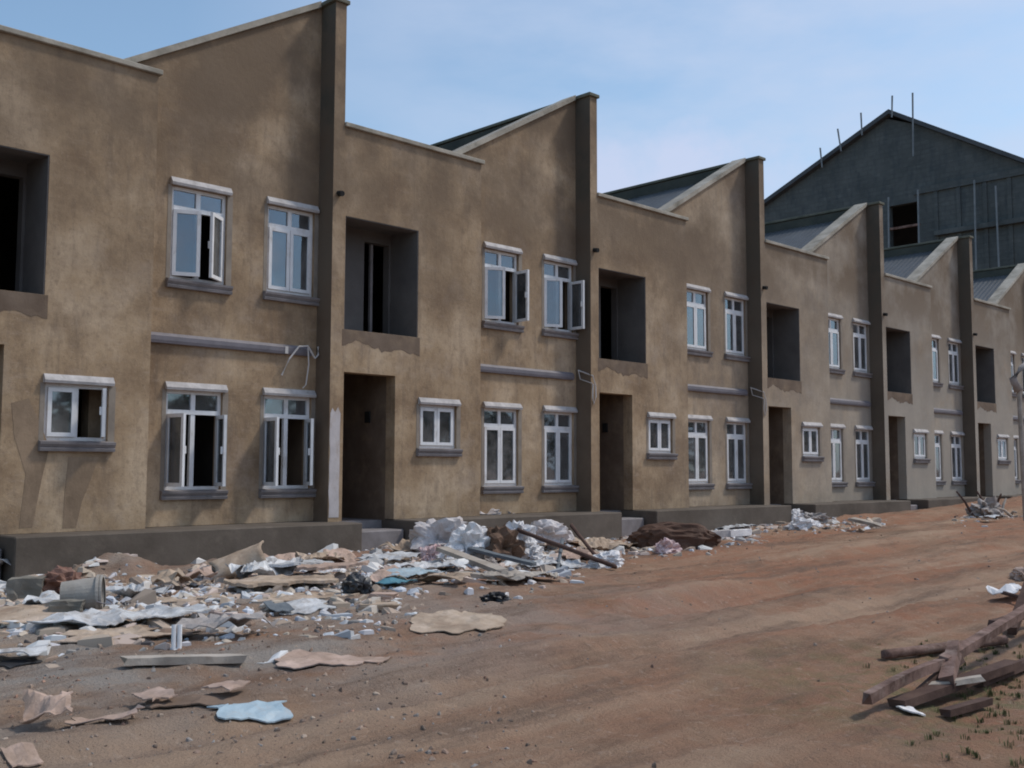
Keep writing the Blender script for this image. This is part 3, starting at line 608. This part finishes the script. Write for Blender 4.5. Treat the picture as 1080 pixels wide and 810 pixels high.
def scrapchunk(name, at, dims, m_, label, cat, rz=0, lift=0, group=None):
    SEED[0] += 1; sd = SEED[0]*2.3; p = G(*at); bm = bmesh.new(); bmesh.ops.create_cube(bm, size=1); bmesh.ops.subdivide_edges(bm, edges=bm.edges[:], cuts=4, use_grid_fill=True)
    for v in bm.verts:
        c = v.co.copy(); k = .10*noise.noise(c*2.5+Vector((sd, 0, 0)))+.05*noise.noise(c*7+Vector((sd, 0, 0)))
        v.co = Vector(((c.x+k+c.z*.1)*dims[0], (c.y-k)*dims[1], (c.z+.42+k)*dims[2]))
    o = link(name, mesh(name, bm, m_), None, (p.x, p.y, p.z+lift), YAW-math.pi/2+rz); return tag(o, label, cat, group)

PL, CB = 'plastic sheet', 'cardboard'
# far left heap
sheet('plastic_sheet', (-22, 612), (62, 606), 1.0, 'plastic', 'crumpled bluish white plastic sheet heaped at the left edge, beside the plinth', PL, amp=.20, freq=2.2, ridged=True, lift=.10)
sheet('plastic_sheet', (12, 603), (66, 596), .5, 'plastic', 'narrow white plastic strip sticking up behind the reddish bag', PL, amp=.10, freq=3, lift=.16, curl=.12)
scrapchunk('concrete_lump', (26, 634), (.30, .26, .24), 'block', 'grey broken concrete lump standing left of the bucket', 'rubble', .3)
sack('crumpled_bag', (66, 622), (.55, .4, .30), 'redbag', 'shiny reddish brown crumpled bag behind the bucket', 'bag', .3, rough=.3)
sheet('plastic_sheet', (36, 640), (68, 641), .55, 'plastic', 'small white and greenish plastic wrapper directly left of the bucket', PL, amp=.12, freq=4, ridged=True, lift=.03)
# bucket lying on its side
bk = G(88, 645)
def lathe(bm, prof, seg=28):
    rings = [[bm.verts.new((x, r*math.cos(2*math.pi*k/seg), r*math.sin(2*math.pi*k/seg))) for k in range(seg)] for x, r in prof]
    for a, b in zip(rings, rings[1:]):
        for k in range(seg): bm.faces.new((a[k], a[(k+1) % seg], b[(k+1) % seg], b[k]))
    return rings
bkt = link('bucket', None, None, (bk.x, bk.y, bk.z)); tag(bkt, 'grey cement caked plastic bucket lying on its side among the rubbish', 'bucket')
bm = bmesh.new(); rg = lathe(bm, [(-.175, .125), (.155, .152), (.155, .143), (-.16, .118)]); bm.faces.new(rg[0][::-1]); bm.faces.new(rg[-1])
bo = link('bucket_shell', mesh('bucket_shell', bm, 'bucket', smooth=False), bkt, (0, 0, .15)); 
bm = bmesh.new(); lathe(bm, [(.12, .150), (.12, .168), (.145, .168), (.145, .158), (.158, .164), (.172, .164), (.172, .143)]); link('rim', mesh('rim', bm, 'bucket'), bkt, (0, 0, .15))
bm = bmesh.new(); tube(bm, [(.11, .16*math.cos(t), .16*math.sin(t)-.02) if 0 else (.13+.11*math.sin(t), .165*math.cos(t), -.05-.05*math.sin(t)) for t in [math.pi*i/12 for i in range(13)]], .006, 6); link('handle', mesh('handle', bm, 'pipe'), bkt, (0, 0, .15))
bkt.rotation_euler = (0, R(-3), YAW-math.pi/2+R(14))
sheet('cardboard_sheet', (-30, 656), (74, 651), 1.15, 'card', 'big flat tan cardboard sheet at the left edge, in front of the concrete lump', CB, amp=.035, freq=1.6, rag=.22, lift=.05, cut=.2)
sheet('plastic_sheet', (40, 666), (212, 653), .75, 'plastic', 'long bluish white plastic sheet on the ground in front of the bucket', PL, amp=.085, freq=2.6, ridged=True, lift=.05, rag=.4, cut=.35)
sheet('cardboard_sheet', (52, 677), (180, 668), .55, 'card', 'ragged tan cardboard strip along the front edge of the long plastic sheet', CB, amp=.045, freq=2, rag=.5, lift=.035, cut=.3)
scrapchunk('concrete_lump', (70, 652), (.26, .16, .10), 'block', 'flat cement crust lying just in front of the bucket', 'rubble', .2, .06)
sheet('cardboard_sheet', (120, 634), (166, 630), .5, 'plastic', 'crumpled whitish paper scraps to the right of the bucket mouth', 'paper', amp=.12, freq=4, ridged=True, lift=.04, rag=.5)
for k, (px, lb) in enumerate(((183, 'left one of two short white plastic tubes standing in the dirt'), (189, 'right one of two short white plastic tubes standing in the dirt'))):
    p = G(px, 684); bm = bmesh.new(); tube(bm, [(0, 0, 0), (.01, .02, .17)], .018, 8); o = link('plastic_tube', mesh('plastic_tube', bm, 'upvc'), None, p); tag(o, lb, 'tube', 'white plastic tubes')
sheet('cardboard_sheet', (166, 672), (208, 670), .45, 'carddark', 'wet dark brown board tucked behind the two white tubes', CB, amp=.05, freq=2.4, rag=.4, lift=.04)
sheet('dirty_sack', (203, 672), (276, 668), .55, 'sackgrey', 'grey dirty cloth sack crumpled on the ground right of the white tubes', 'sack', amp=.16, freq=3.0, ridged=True, lift=.05, rag=.4)
sheet('torn_bag', (-12, 697), (48, 695), .42, 'plastic', 'small torn white plastic bag near the left edge in the foreground', 'bag', amp=.06, freq=4, ridged=True, lift=.05, rag=.4)
sheet('torn_bag', (2, 701), (40, 699), .30, 'blackbag', 'black plastic scrap under the small torn white bag at the left', 'bag', amp=.03, freq=4, lift=.015, rag=.4)
plank('wooden_plank', GL(130, 704, .045), GL(256, 702, .05), .10, .05, 'woodpale', 'long pale plank lying alone across the gritty ground', 'plank')
sheet('paper_bag', (24, 770), (74, 764), .26, 'cardpink', 'crumpled brown paper bag standing up at the bottom left', 'bag', amp=.10, freq=5.2, ridged=True, lift=.04, rag=.2, thick=.005, tilt=.45, res=.025)
sheet('paper_strip', (74, 766), (147, 761), .22, 'cardpink', 'curled paper strip lying right of the crumpled paper bag', 'paper', amp=.035, freq=4, rag=.35, lift=.03, cut=.5, thick=.005, curl=.04)
sheet('cardboard_sheet', (154, 746), (260, 741), .36, 'carddark', 'dark brown board with pale torn ends above the light blue sheet', CB, amp=.035, freq=2.5, rag=.3, lift=.03)
sheet('paper_scrap', (153, 741), (174, 748), .20, 'cardpink', 'pale pink paper scrap at the left end of the dark brown board', 'paper', amp=.06, freq=6, rag=.4, lift=.06, res=.03)
sheet('paper_scrap', (224, 735), (252, 738), .20, 'cardpink', 'pale pink paper scrap at the right end of the dark brown board', 'paper', amp=.05, freq=6, rag=.4, lift=.07, res=.03)
sheet('plastic_sheet', (227, 754), (305, 752), .26, 'plasticblue', 'light blue plastic sheet lying alone in the left foreground', PL, amp=.035, freq=4, rag=.25, lift=.03)
sheet('paper_scrap', (8, 803), (38, 800), .20, 'cardpink', 'small white paper scrap at the very bottom left corner', 'paper', amp=.04, freq=6, rag=.3, lift=.02, res=.03)
sheet('cardboard_sheet', (296, 694), (404, 699), .62, 'cardpink', 'pinkish torn cardboard sheet lying flat in the middle left foreground', CB, amp=.03, freq=2.2, rag=.4, lift=.025, cut=.5)
sheet('cardboard_sheet', (438, 656), (528, 657), 1.0, 'card', 'ragged tan cardboard sheet lying flat in front of the sack heap', CB, amp=.035, freq=2.2, rag=.4, lift=.025, cut=.55)
# curled roll of card
ca, cb = G(226, 612), G(272, 612); O = (ca+cb)/2; bm = bmesh.new(); rows = []
for i in range(13):
    t = i/12
    rows.append([bm.verts.new(((t-.5)*.55+.03*math.sin(a*3+t*4), .20*math.cos(a)*(1+.12*math.sin(t*7)), .06+.17*t+.19*math.sin(a)*(.75+.35*t)+.015*noise.noise(Vector((t*5, a*2, 1))))) for a in [R(-35+i2*15) for i2 in range(17)]])
for a, b in zip(rows, rows[1:]):
    for k in range(16): bm.faces.new((a[k], a[k+1], b[k+1], b[k]))
bmesh.ops.recalc_face_normals(bm, faces=bm.faces); bmesh.ops.solidify(bm, geom=bm.faces[:], thickness=.015)
o = link('cardboard_roll', mesh('cardboard_roll', bm, 'card', smooth=True), None, (O.x, O.y, O.z), YAW-math.pi/2+R(22)); tag(o, 'tan curled cardboard roll arching up against the nearest plinth', CB)
sheet('plastic_sheet', (206, 612), (248, 610), .5, 'plastic', 'white plastic film on the left side of the cardboard roll', PL, amp=.16, freq=3, ridged=True, lift=.08, rag=.4)
sheet('plastic_sheet', (256, 616), (306, 608), .6, 'plastic', 'white plastic film pulled up on the right side of the cardboard roll', PL, amp=.22, freq=2.6, ridged=True, lift=.06, rag=.4)
sheet('cardboard_sheet', (164, 624), (196, 622), .4, 'card', 'crumpled pale paper piece standing between soil mound and cardboard roll', 'paper', amp=.2, freq=3.4, ridged=True, lift=.05, rag=.3)
sheet('cardboard_sheet', (190, 620), (226, 619), .45, 'cardpink', 'yellowish crumpled paper sack left of the cardboard roll', 'paper', amp=.2, freq=3.0, ridged=True, lift=.06, rag=.3)
sheet('cardboard_sheet', (160, 635), (236, 629), .5, 'card', 'flat pale cardboard strip below the crumpled papers', CB, amp=.03, freq=2, rag=.4, lift=.03, cut=.3)
# flat cardboard stack
for k, (a, b, dp, lf, mt, lb) in enumerate((((272, 633), (372, 628), .6, .02, 'card', 'lowest tan sheet of the cardboard stack before the nearest plinth'), ((245, 626), (352, 617), .75, .10, 'card', 'long middle sheet of the cardboard stack before the nearest plinth'),
                                            ((318, 616), (386, 611), .6, .18, 'cardpink', 'topmost pale sheet of the cardboard stack before the nearest plinth'), ((286, 612), (342, 605), .6, .16, 'plastic', 'grey white plastic sheet lying on the cardboard stack'))):
    sheet('cardboard_sheet' if k < 3 else 'plastic_sheet', a, b, dp, mt, lb, CB if k < 3 else PL, amp=.03, freq=1.6, rag=.25, lift=lf, cut=.2, thick=.03, group='cardboard sheets stacked by the nearest plinth' if k < 3 else None)
sack('dark_bag', (376, 625), (.30, .25, .2), 'blackbag', 'black bag stuffed under the right end of the cardboard stack', 'bag', 0, rough=.25)
sheet('plastic_sheet', (288, 645), (348, 640), .45, 'plastic', 'small white and blue plastic strip lying in front of the cardboard stack', PL, amp=.04, freq=3, rag=.4, lift=.03, cut=.4)
sheet('plastic_scrap', (284, 646), (306, 644), .28, 'woodgrey', 'dark blue scrap at the left end of the small white plastic strip', 'scrap', amp=.04, freq=4, lift=.05)
for k, (x, y, mt, lb) in enumerate(((300, 596, 'cardpink', 'pink brown cardboard piece leaning at the plinth, behind the cardboard stack'), (338, 592, 'card', 'crumpled cardboard piece at the plinth, right of the pink brown piece'), (362, 590, 'cardpink', 'small folded cardboard close to the plinth corner by the entrance'))):
    sheet('cardboard_piece', (x-18, y+6), (x+16, y+4), .45, mt, lb, CB, amp=.13, freq=3, ridged=True, lift=.05, rag=.4)
scrapchunk('paper_bundle', (398, 643), (.34, .22, .07), 'card', 'small flat bundle of pale boards left of the tan sheet', 'paper', .2)
scrapchunk('paper_bundle', (404, 638), (.24, .16, .05), 'cardpink', 'smaller pale board lying on the flat bundle', 'paper', -.2, .065)
# middle heap of sacks
SG = 'white sacks heaped before the second house'
for (at, dm, mt, rz, lf, lb) in (((466, 583), (.82, .65, .50), 'sackw', .2, .04, 'greyish white sack at the left shoulder of the sack heap'), ((484, 572), (.66, .45, .30), 'sack', -.35, .34, 'white sack at the left on top of the sack heap'), ((508, 572), (.68, .45, .26), 'sackw', .2, .34, 'dusty white sack at the middle of the heap top'),
                                 ((499, 590), (.58, .55, .46), 'sack', .1, .12, 'round bright white sack at the centre front of the heap'), ((481, 595), (.46, .4, .26), 'sack', .5, .04, 'white sack under the round bright one, lower left'), ((512, 598), (.34, .3, .20), 'sackgrey', .9, .02, 'small grey bag at the heap front, right of the round bright sack'),
                                 ((548, 583), (.42, .45, .46), 'sack', .9, .12, 'upright white sack right of the brown paper sack'), ((533, 570), (.36, .3, .22), 'sackgrey', .2, .34, 'small dirty white sack on the heap, above the brown paper sack'), ((456, 592), (.34, .3, .24), 'sackpink', .7, .02, 'small pinkish bag at the left foot of the sack heap'),
                                 ((576, 580), (.66, .45, .34), 'sackw', .35, .12, 'white sack under the dark crossed sticks'), ((562, 592), (.36, .3, .22), 'sack', .8, .03, 'small white sack in front, left end of the dark sticks'), ((640, 598), (.42, .34, .24), 'sack', .1, .0, 'lone white sack at the right end of the sticks'),
                                 ((527, 588), (.62, .5, .46), 'sackbrown', .4, .06, 'dark brown paper sack in the middle of the white sack heap')):
    sack('cement_sack', at, dm, mt, lb, 'sack', rz, lf, rough=.30, group=SG)
for k, (a, b, dp, mt, lf, lb) in enumerate((((388, 594), (432, 596), .6, 'plastic', .06, 'whitish plastic sheet left of the sack heap, nearest the door step'), ((412, 588), (446, 582), .5, 'card', .10, 'crumpled cardboard leaning left of the sack heap'), ((430, 606), (478, 600), .6, 'plastic', .05, 'white plastic wrap below the left shoulder of the sack heap'),
                                            ((400, 618), (432, 610), .5, 'cardpink', .05, 'pinkish torn cardboard at the left front of the sack heap'), ((448, 616), (492, 616), .55, 'card', .04, 'tan cardboard right of the teal plastic at the heap front'), ((466, 608), (492, 608), .4, 'plastic', .12, 'small white wrapper lying over the tan cardboard at the heap front'),
                                            ((520, 616), (578, 611), .6, 'woodpale', .04, 'pale flat board at the right front of the sack heap'), ((556, 601), (608, 598), .6, 'plastic', .03, 'white plastic film spread under the sticks'), ((592, 592), (640, 588), .8, 'cardpink', .04, 'pale paper litter spread right of the sticks'), ((610, 580), (662, 577), .8, 'card', .03, 'pale litter at the plinth end by the second door'))):
    sheet('plastic_sheet' if 'plastic' in lb or 'wrapper' in lb else 'cardboard_sheet', a, b, dp, mt, lb, PL if 'plastic' in lb or 'wrapper' in lb else CB, amp=.10, freq=3, ridged=True, lift=lf, rag=.4)
sheet('plastic_sheet', (412, 617), (452, 611), .5, 'plasticblue', 'light blue plastic sheet at the front of the heap', PL, amp=.05, freq=3, lift=.10, rag=.3)
sheet('plastic_scrap', (408, 622), (430, 618), .3, 'plasticteal', 'teal plastic scrap beside the light blue sheet of the heap', 'scrap', amp=.05, freq=4, lift=.06)
plank('wooden_board', GL(466, 598, .22), GL(530, 612, .10), .16, .05, 'woodpale', 'pale brown board sloping down the front of the sack heap', 'plank')
plank('wooden_board', GL(494, 596, .22), GL(562, 605, .12), .12, .04, 'woodgrey', 'slate blue board sloping down the right front of the heap', 'plank')
plank('wooden_board', GL(484, 612, .08), GL(536, 616, .06), .16, .04, 'woodpale', 'lower pale board lying at the foot of the heap', 'plank')
plank('stick', GL(546, 592, .42), GL(650, 602, .05), .07, .06, 'wooddark', 'long dark stick sloping to the right over the white sacks', 'stick', round_=True)
plank('stick', GL(602, 594, .52), GL(632, 596, .06), .06, .05, 'wooddark', 'shorter dark stick crossing the long one, leaning left', 'stick', round_=True)
plank('stick', GL(593, 592, .30), GL(588, 604, .02), .05, .04, 'woodgrey', 'short upright peg propped against the long dark stick', 'stick', round_=True)
sack('dark_rag', (524, 634), (.30, .2, .1), 'blackbag', 'small dark rag lying on the track before the heap', 'rag', .2, rough=.35)
# tarpaulin heap
sack('tarpaulin_heap', (712, 577), (1.45, .8, .46), 'tarp', 'dark brown tarpaulin thrown over a low heap before the third house', 'tarpaulin', .05, 0, rough=.09, pinch=.55)
sack('bag', (704, 583), (.36, .26, .22), 'sackpink', 'pink and white bag leaning on the front of the brown tarpaulin', 'bag', .3, rough=.3)
for k, (x, y, ln, lb) in enumerate(((760, 568, .75, 'nearer white batten lying right of the brown tarpaulin'), (778, 567, .8, 'farther white batten lying right of the brown tarpaulin'))):
    a = G(x-10, y); b = G(x+12, y-2); plank('batten', (a.x, a.y, a.z+.07), (b.x, b.y, b.z+.07), .14, .12, 'sack' if k else 'hood', lb, 'batten', group='white battens by the tarpaulin')
sheet('plastic_sheet', (756, 560), (790, 556), .7, 'plastic', 'grey white plastic lying against the third plinth', PL, amp=.08, freq=3, ridged=True, lift=.02, rag=.4)
for k, (x, y, dm, mt, lb) in enumerate(((846, 558, (.62, .4, .26), 'sack', 'white crumpled sack at the left foot of the soil bank'), (860, 552, (.6, .4, .26), 'sackgrey', 'greyish sack behind the white one at the soil bank'), (839, 551, (.45, .35, .3), 'sack', 'small white sack against the fourth plinth'))):
    sack('cement_sack', (x, y), dm, mt, lb, 'sack', .3*k, 0, rough=.34, group='sacks by the fourth house')
a, b = G(900, 558), G(926, 561); plank('plank', (a.x, a.y, a.z+.22), (b.x, b.y, b.z+.12), .2, .06, 'woodpale', 'pale plank stuck in the soil bank before the fourth house', 'plank')
# twig and scrap pile far right
c = G(1046, 546); tp = link('brushwood_pile', None, None, c); tag(tp, 'tangled pile of pale sticks and grey sacking before the fifth house door', 'brushwood')
rnd = random.Random(5)
for k in range(7):
    a_ = rnd.uniform(0, 6.28); e_ = rnd.uniform(.1, 1.1); ln = rnd.uniform(.35, .75); p0 = Vector((rnd.uniform(-.7, .7), rnd.uniform(-.4, .4), .05)); d_ = Vector((math.cos(a_)*math.cos(e_), math.sin(a_)*math.cos(e_), math.sin(e_)))
    bm = bmesh.new(); tube(bm, [p0, p0+d_*ln*.5+Vector((0, 0, .05)), p0+d_*ln], rnd.uniform(.03, .055), 6, .02); link('branch', mesh('branch', bm, 'woodpale' if k % 3 else 'wooddark'), tp)
sack('cement_sack', (1042, 546), (.8, .5, .45), 'sackgrey', 'grey sack lying in the pile of pale sticks', 'sack', .4, .05, rough=.4)
sheet('plastic_sheet', (1036, 550), (1050, 551), .4, 'plastic', 'pale plastic in front of the stick pile', PL, amp=.15, freq=2, ridged=True, lift=.04, rag=.4)
# leaning post at the right edge
p = G(1083, 552); po = link('timber_post', None, None, p); tag(po, 'pale weathered post with a torn rag, cut by the right edge of the photo', 'post')
H = (p-CAM).dot(Fv)*((552-408)/FPX); bm = bmesh.new(); tube(bm, [(0, 0, -.3), (-.03, .03, H*.5), (-.05, .05, H)], .07, 8, .05); link('post', mesh('post', bm, 'woodpale'), po)
bm = bmesh.new(); tube(bm, [(-.05, .05, H-.15), (-.12, .14, H+.12), (-.02, .0, H+.36), (.12, -.12, H+.5)], .10, 8, .05)
for v in bm.verts: v.co += Vector((.04, .04, .04))*noise.noise(v.co*5)
link('torn_rag', mesh('torn_rag', bm, 'sackgrey', smooth=True), po)
# timbers at lower right
plank('timber_beam', GL(914, 757, .10), GL(1006, 724, .17), .06, .055, 'wood', 'reddish weathered beam with a cut end, nearest of the timbers at the lower right', 'timber', .1, bow=.02)
plank('timber_beam', GL(996, 730, .19), GL(1110, 668, .32), .065, .06, 'wood', 'reddish beam rising to the right edge beyond the nearest one', 'timber', -.1)
plank('timber_beam', GL(946, 748, .03), GL(1070, 716, .10), .10, .05, 'wooddark', 'dark board in the shade beneath the two reddish beams', 'timber')
plank('timber_beam', GL(978, 742, .10), GL(1036, 738, .13), .05, .035, 'woodpale', 'short pale batten lying under the beams', 'timber')
plank('timber_beam', GL(996, 758, .03), GL(1042, 748, .05), .06, .04, 'wooddark', 'short dark offcut in front of the pale batten', 'timber')
plank('timber_offcut', GL(966, 742, .04), GL(1012, 722, .16), .07, .05, 'wooddark', 'dark broken offcut propped under the nearest reddish beam', 'timber', .4)
plank('timber_offcut', GL(1000, 740, .12), GL(1008, 716, .22), .08, .07, 'wood', 'short upright block where the two reddish beams meet', 'timber', .2)
plank('timber_offcut', GL(1030, 726, .03), GL(1090, 706, .06), .08, .05, 'wooddark', 'dark plank half hidden below the far reddish beam', 'timber', .1)
plank('timber_pole', GL(932, 697, .045), GL(1060, 682, .05), .07, .07, 'wood', 'thin grey brown pole on the ground behind the beams', 'pole', round_=True)
plank('timber_pole', GL(1046, 668, .08), GL(1092, 661, .12), .06, .05, 'wooddark', 'short dark pole at the right edge beyond the thin one', 'pole')
plank('timber_pole', GL(1068, 672, .05), GL(1088, 655, .35), .07, .06, 'wooddark', 'dark stake leaning at the right edge on the reddish beam', 'pole')
sheet('cloth', (1050, 634), (1082, 630), .45, 'sack', 'white cloth lying at the right edge of the track', 'cloth', amp=.12, freq=4, ridged=True, lift=.06, rag=.4)
plank('stick', GL(1058, 634, .08), GL(1092, 648, .12), .04, .04, 'wooddark', 'dark stick lying on the white cloth at the right edge', 'stick', round_=True)
sack('clay_lump', (1084, 612), (.40, .3, .2), 'cardpink', 'pale reddish clay lump at the right edge above the white cloth', 'clay lump', 0, 0, rough=.2)
sheet('paper_scrap', (952, 752), (968, 753), .16, 'sack', 'white paper scrap under the nearest beam end', 'paper', amp=.04, freq=6, lift=.02, res=.03)

# ------------------------------------------------------------------ uncountable small stuff
PAL = [(.5, .42, .34), (.40, .31, .24), (.62, .6, .62), (.55, .58, .64), (.22, .15, .11), (.30, .22, .17), (.14, .10, .08), (.46, .36, .32), (.66, .64, .65), (.09, .08, .08), (.30, .28, .26)]
def scraps(name, label, spots, pal, smin, smax, flat, seed, chips=False):
    rnd = random.Random(seed); vs, fs, cols = [], [], []
    for (x, y) in spots:
        z = hz(x, y); s = rnd.uniform(smin, smax)*(.6 if rnd.random() < .6 else 1.2); a = rnd.uniform(0, 6.28); c = rnd.choice(pal); k_ = rnd.uniform(.75, 1.15); c = tuple(min(.8, t*k_) for t in c)
        n0 = len(vs); asp = rnd.uniform(.4, 1); hgt = s*flat*rnd.uniform(.5, 1.5); tl = (rnd.uniform(-.4, .4), rnd.uniform(-.4, .4)); k = rnd.choice((4, 5, 6))
        ring = []
        for i in range(k):
            t = a+6.283*i/k+rnd.uniform(-.3, .3); rr = s*rnd.uniform(.6, 1.1); ring.append((rr*math.cos(t)*math.cos(a)-rr*asp*math.sin(t)*math.sin(a), rr*math.cos(t)*math.sin(a)+rr*asp*math.sin(t)*math.cos(a)))
        for zz, sc in ((-.3*hgt-.01, 1.0), (hgt*.55, .92), (hgt, .5)):
            for (u, v) in ring: vs.append((x+u*sc, y+v*sc, z+zz+(u*tl[0]+v*tl[1])*(1 if zz > 0 else 0)+rnd.uniform(-.1, .1)*hgt))
        fs.append([n0+i for i in range(k)][::-1]); fs.append([n0+2*k+i for i in range(k)])
        for q in (0, k):
            for i in range(k): fs.append((n0+q+i, n0+q+(i+1) % k, n0+q+k+(i+1) % k, n0+q+k+i))
        cols += [c]*(3*k)
    me = bpy.data.meshes.new(name); me.from_pydata(vs, [], fs); at = me.color_attributes.new('scrap', 'FLOAT_COLOR', 'POINT')
    for i, c in enumerate(cols): at.data[i].color = (*c, 1)
    me.materials.append(MT['scrap']); o = link(name, me); return tag(o, label, None, kind='stuff')
rnd = random.Random(3); sp = []
def strip(x0, x1, ya, yb, n, jit):   # photo-space band of rubbish along the plinths
    for _ in range(n):
        t = rnd.random(); x = x0+(x1-x0)*t; y = ya+(yb-ya)*t+rnd.gauss(0, jit); p = G(x, min(805, max(545, y))); sp.append((p.x, min(p.y, -.62 if p.x % P > 1.03 or p.x < 0 else -.4)))
strip(-40, 250, 632, 620, 800, 15); strip(200, 420, 612, 602, 850, 13); strip(380, 600, 598, 592, 1000, 13); strip(560, 800, 588, 562, 600, 7); strip(790, 930, 556, 552, 260, 4); strip(1000, 1075, 546, 540, 70, 4); strip(380, 420, 578, 576, 70, 7); strip(20, 420, 668, 640, 300, 14)
scraps('litter', 'small mixed scraps of paper, card and rubble littered along the plinths', sp, PAL, .018, .085, .3, 4)
sp_a = [q for q in sp if random.Random(hash(q)).random() < .42]
scraps('paper_litter', 'flat torn bits of paper, card and plastic film littered along the plinths', [(x+rnd.gauss(0, .15), min(y-abs(rnd.gauss(0, .12)), -.65)) for x, y in sp_a], [(.5, .42, .34), (.56, .50, .44), (.62, .60, .59), (.66, .66, .66), (.44, .34, .27), (.36, .28, .22), (.52, .54, .57), (.58, .48, .43)], .05, .15, .05, 14)
sp_b = [q for q in sp if random.Random(hash(q)+1).random() < .11]
scraps('torn_sheets', 'larger torn sheets of card, paper and film overlapping along the plinths', [(x+rnd.gauss(0, .15), min(y-abs(rnd.gauss(0, .12)), -.75)) for x, y in sp_b], [(.46, .37, .29), (.52, .43, .35), (.62, .60, .58), (.64, .64, .64), (.42, .33, .26), (.50, .51, .53), (.56, .45, .39)], .12, .24, .10, 15)
sp2 = []
for _ in range(1000):
    x = rnd.uniform(-9.5, 12); y = rnd.uniform(-11.5, -.7); sp2.append((x, y))
for _ in range(1100):
    p = G(rnd.uniform(-30, 520), rnd.uniform(640, 805)); sp2.append((p.x+rnd.gauss(0, .3), p.y+rnd.gauss(0, .3)))
scraps('pebbles', 'stones and clods strewn over the earth', sp2, [(.30, .22, .17), (.24, .165, .125), (.36, .28, .22), (.30, .27, .25), (.18, .13, .10), (.32, .19, .135)], .005, .022, .5, 6)
# tufts of low scrub by the timbers
vs, fs = [], []
for cx, cy, n, sd in ((985, 705, 14, .26), (1020, 700, 24, .3), (1055, 725, 40, .26), (1065, 760, 30, .28), (1010, 765, 5, .25), (1078, 790, 22, .3), (1060, 690, 24, .3)):
    c = G(cx, cy)
    for _ in range(n):
        x0 = c.x+rnd.gauss(0, sd); y0 = c.y+rnd.gauss(0, sd); z0 = hz(x0, y0); hh = rnd.uniform(.012, .045)
        for _b in range(rnd.randint(14, 26)):
            a = rnd.uniform(0, 6.28); rr = abs(rnd.gauss(0, .018)); x = x0+rr*math.cos(a*1.7); y = y0+rr*math.sin(a*1.7); h = hh*rnd.uniform(.5, 1.1); b_ = h*rnd.uniform(.2, 1.1); wd = rnd.uniform(.0012, .0028); k = len(vs); dx, dy = math.cos(a), math.sin(a)
            vs += [(x-dy*wd, y+dx*wd, z0-.02), (x+dy*wd, y-dx*wd, z0-.02), (x+dx*b_*.4-dy*wd*.8, y+dy*b_*.4+dx*wd*.8, z0+h*.65), (x+dx*b_*.4+dy*wd*.8, y+dy*b_*.4-dx*wd*.8, z0+h*.65), (x+dx*b_, y+dy*b_, z0+h)]; fs += [(k, k+1, k+3, k+2), (k+2, k+3, k+4)]
me = bpy.data.meshes.new('scrub_grass'); me.from_pydata(vs, [], fs); me.materials.append(MT['grass']); tag(link('scrub_grass', me), 'low scrubby grass around the timbers', None, kind='stuff')
# trees across the street behind the camera, mirrored in the ground floor glass
vs, fs = [], []
for i in range(46):
    cx = -60+i*3.4+rnd.uniform(-1, 1); cy = -46+rnd.uniform(-4, 4); hh = rnd.uniform(4.5, 8.5)
    for _ in range(420):
        d_ = Vector((rnd.gauss(0, 1), rnd.gauss(0, 1), rnd.gauss(0, 1))).normalized()*rnd.uniform(.5, 1); c = Vector((cx+d_.x*2.6, cy+d_.y*2.2, hh*.55+d_.z*hh*.5)); k = len(vs)
        for _q in range(4): vs.append(tuple(c+Vector((rnd.uniform(-.45, .45), rnd.uniform(-.45, .45), rnd.uniform(-.4, .4)))))
        fs += [(k, k+1, k+2), (k+1, k+3, k+2)]
me = bpy.data.meshes.new('woodland'); me.from_pydata(vs, [], fs); me.materials.append(MT['leaf']); tag(link('woodland', me), 'belt of trees across the street, mirrored in the window glass', None, kind='stuff')
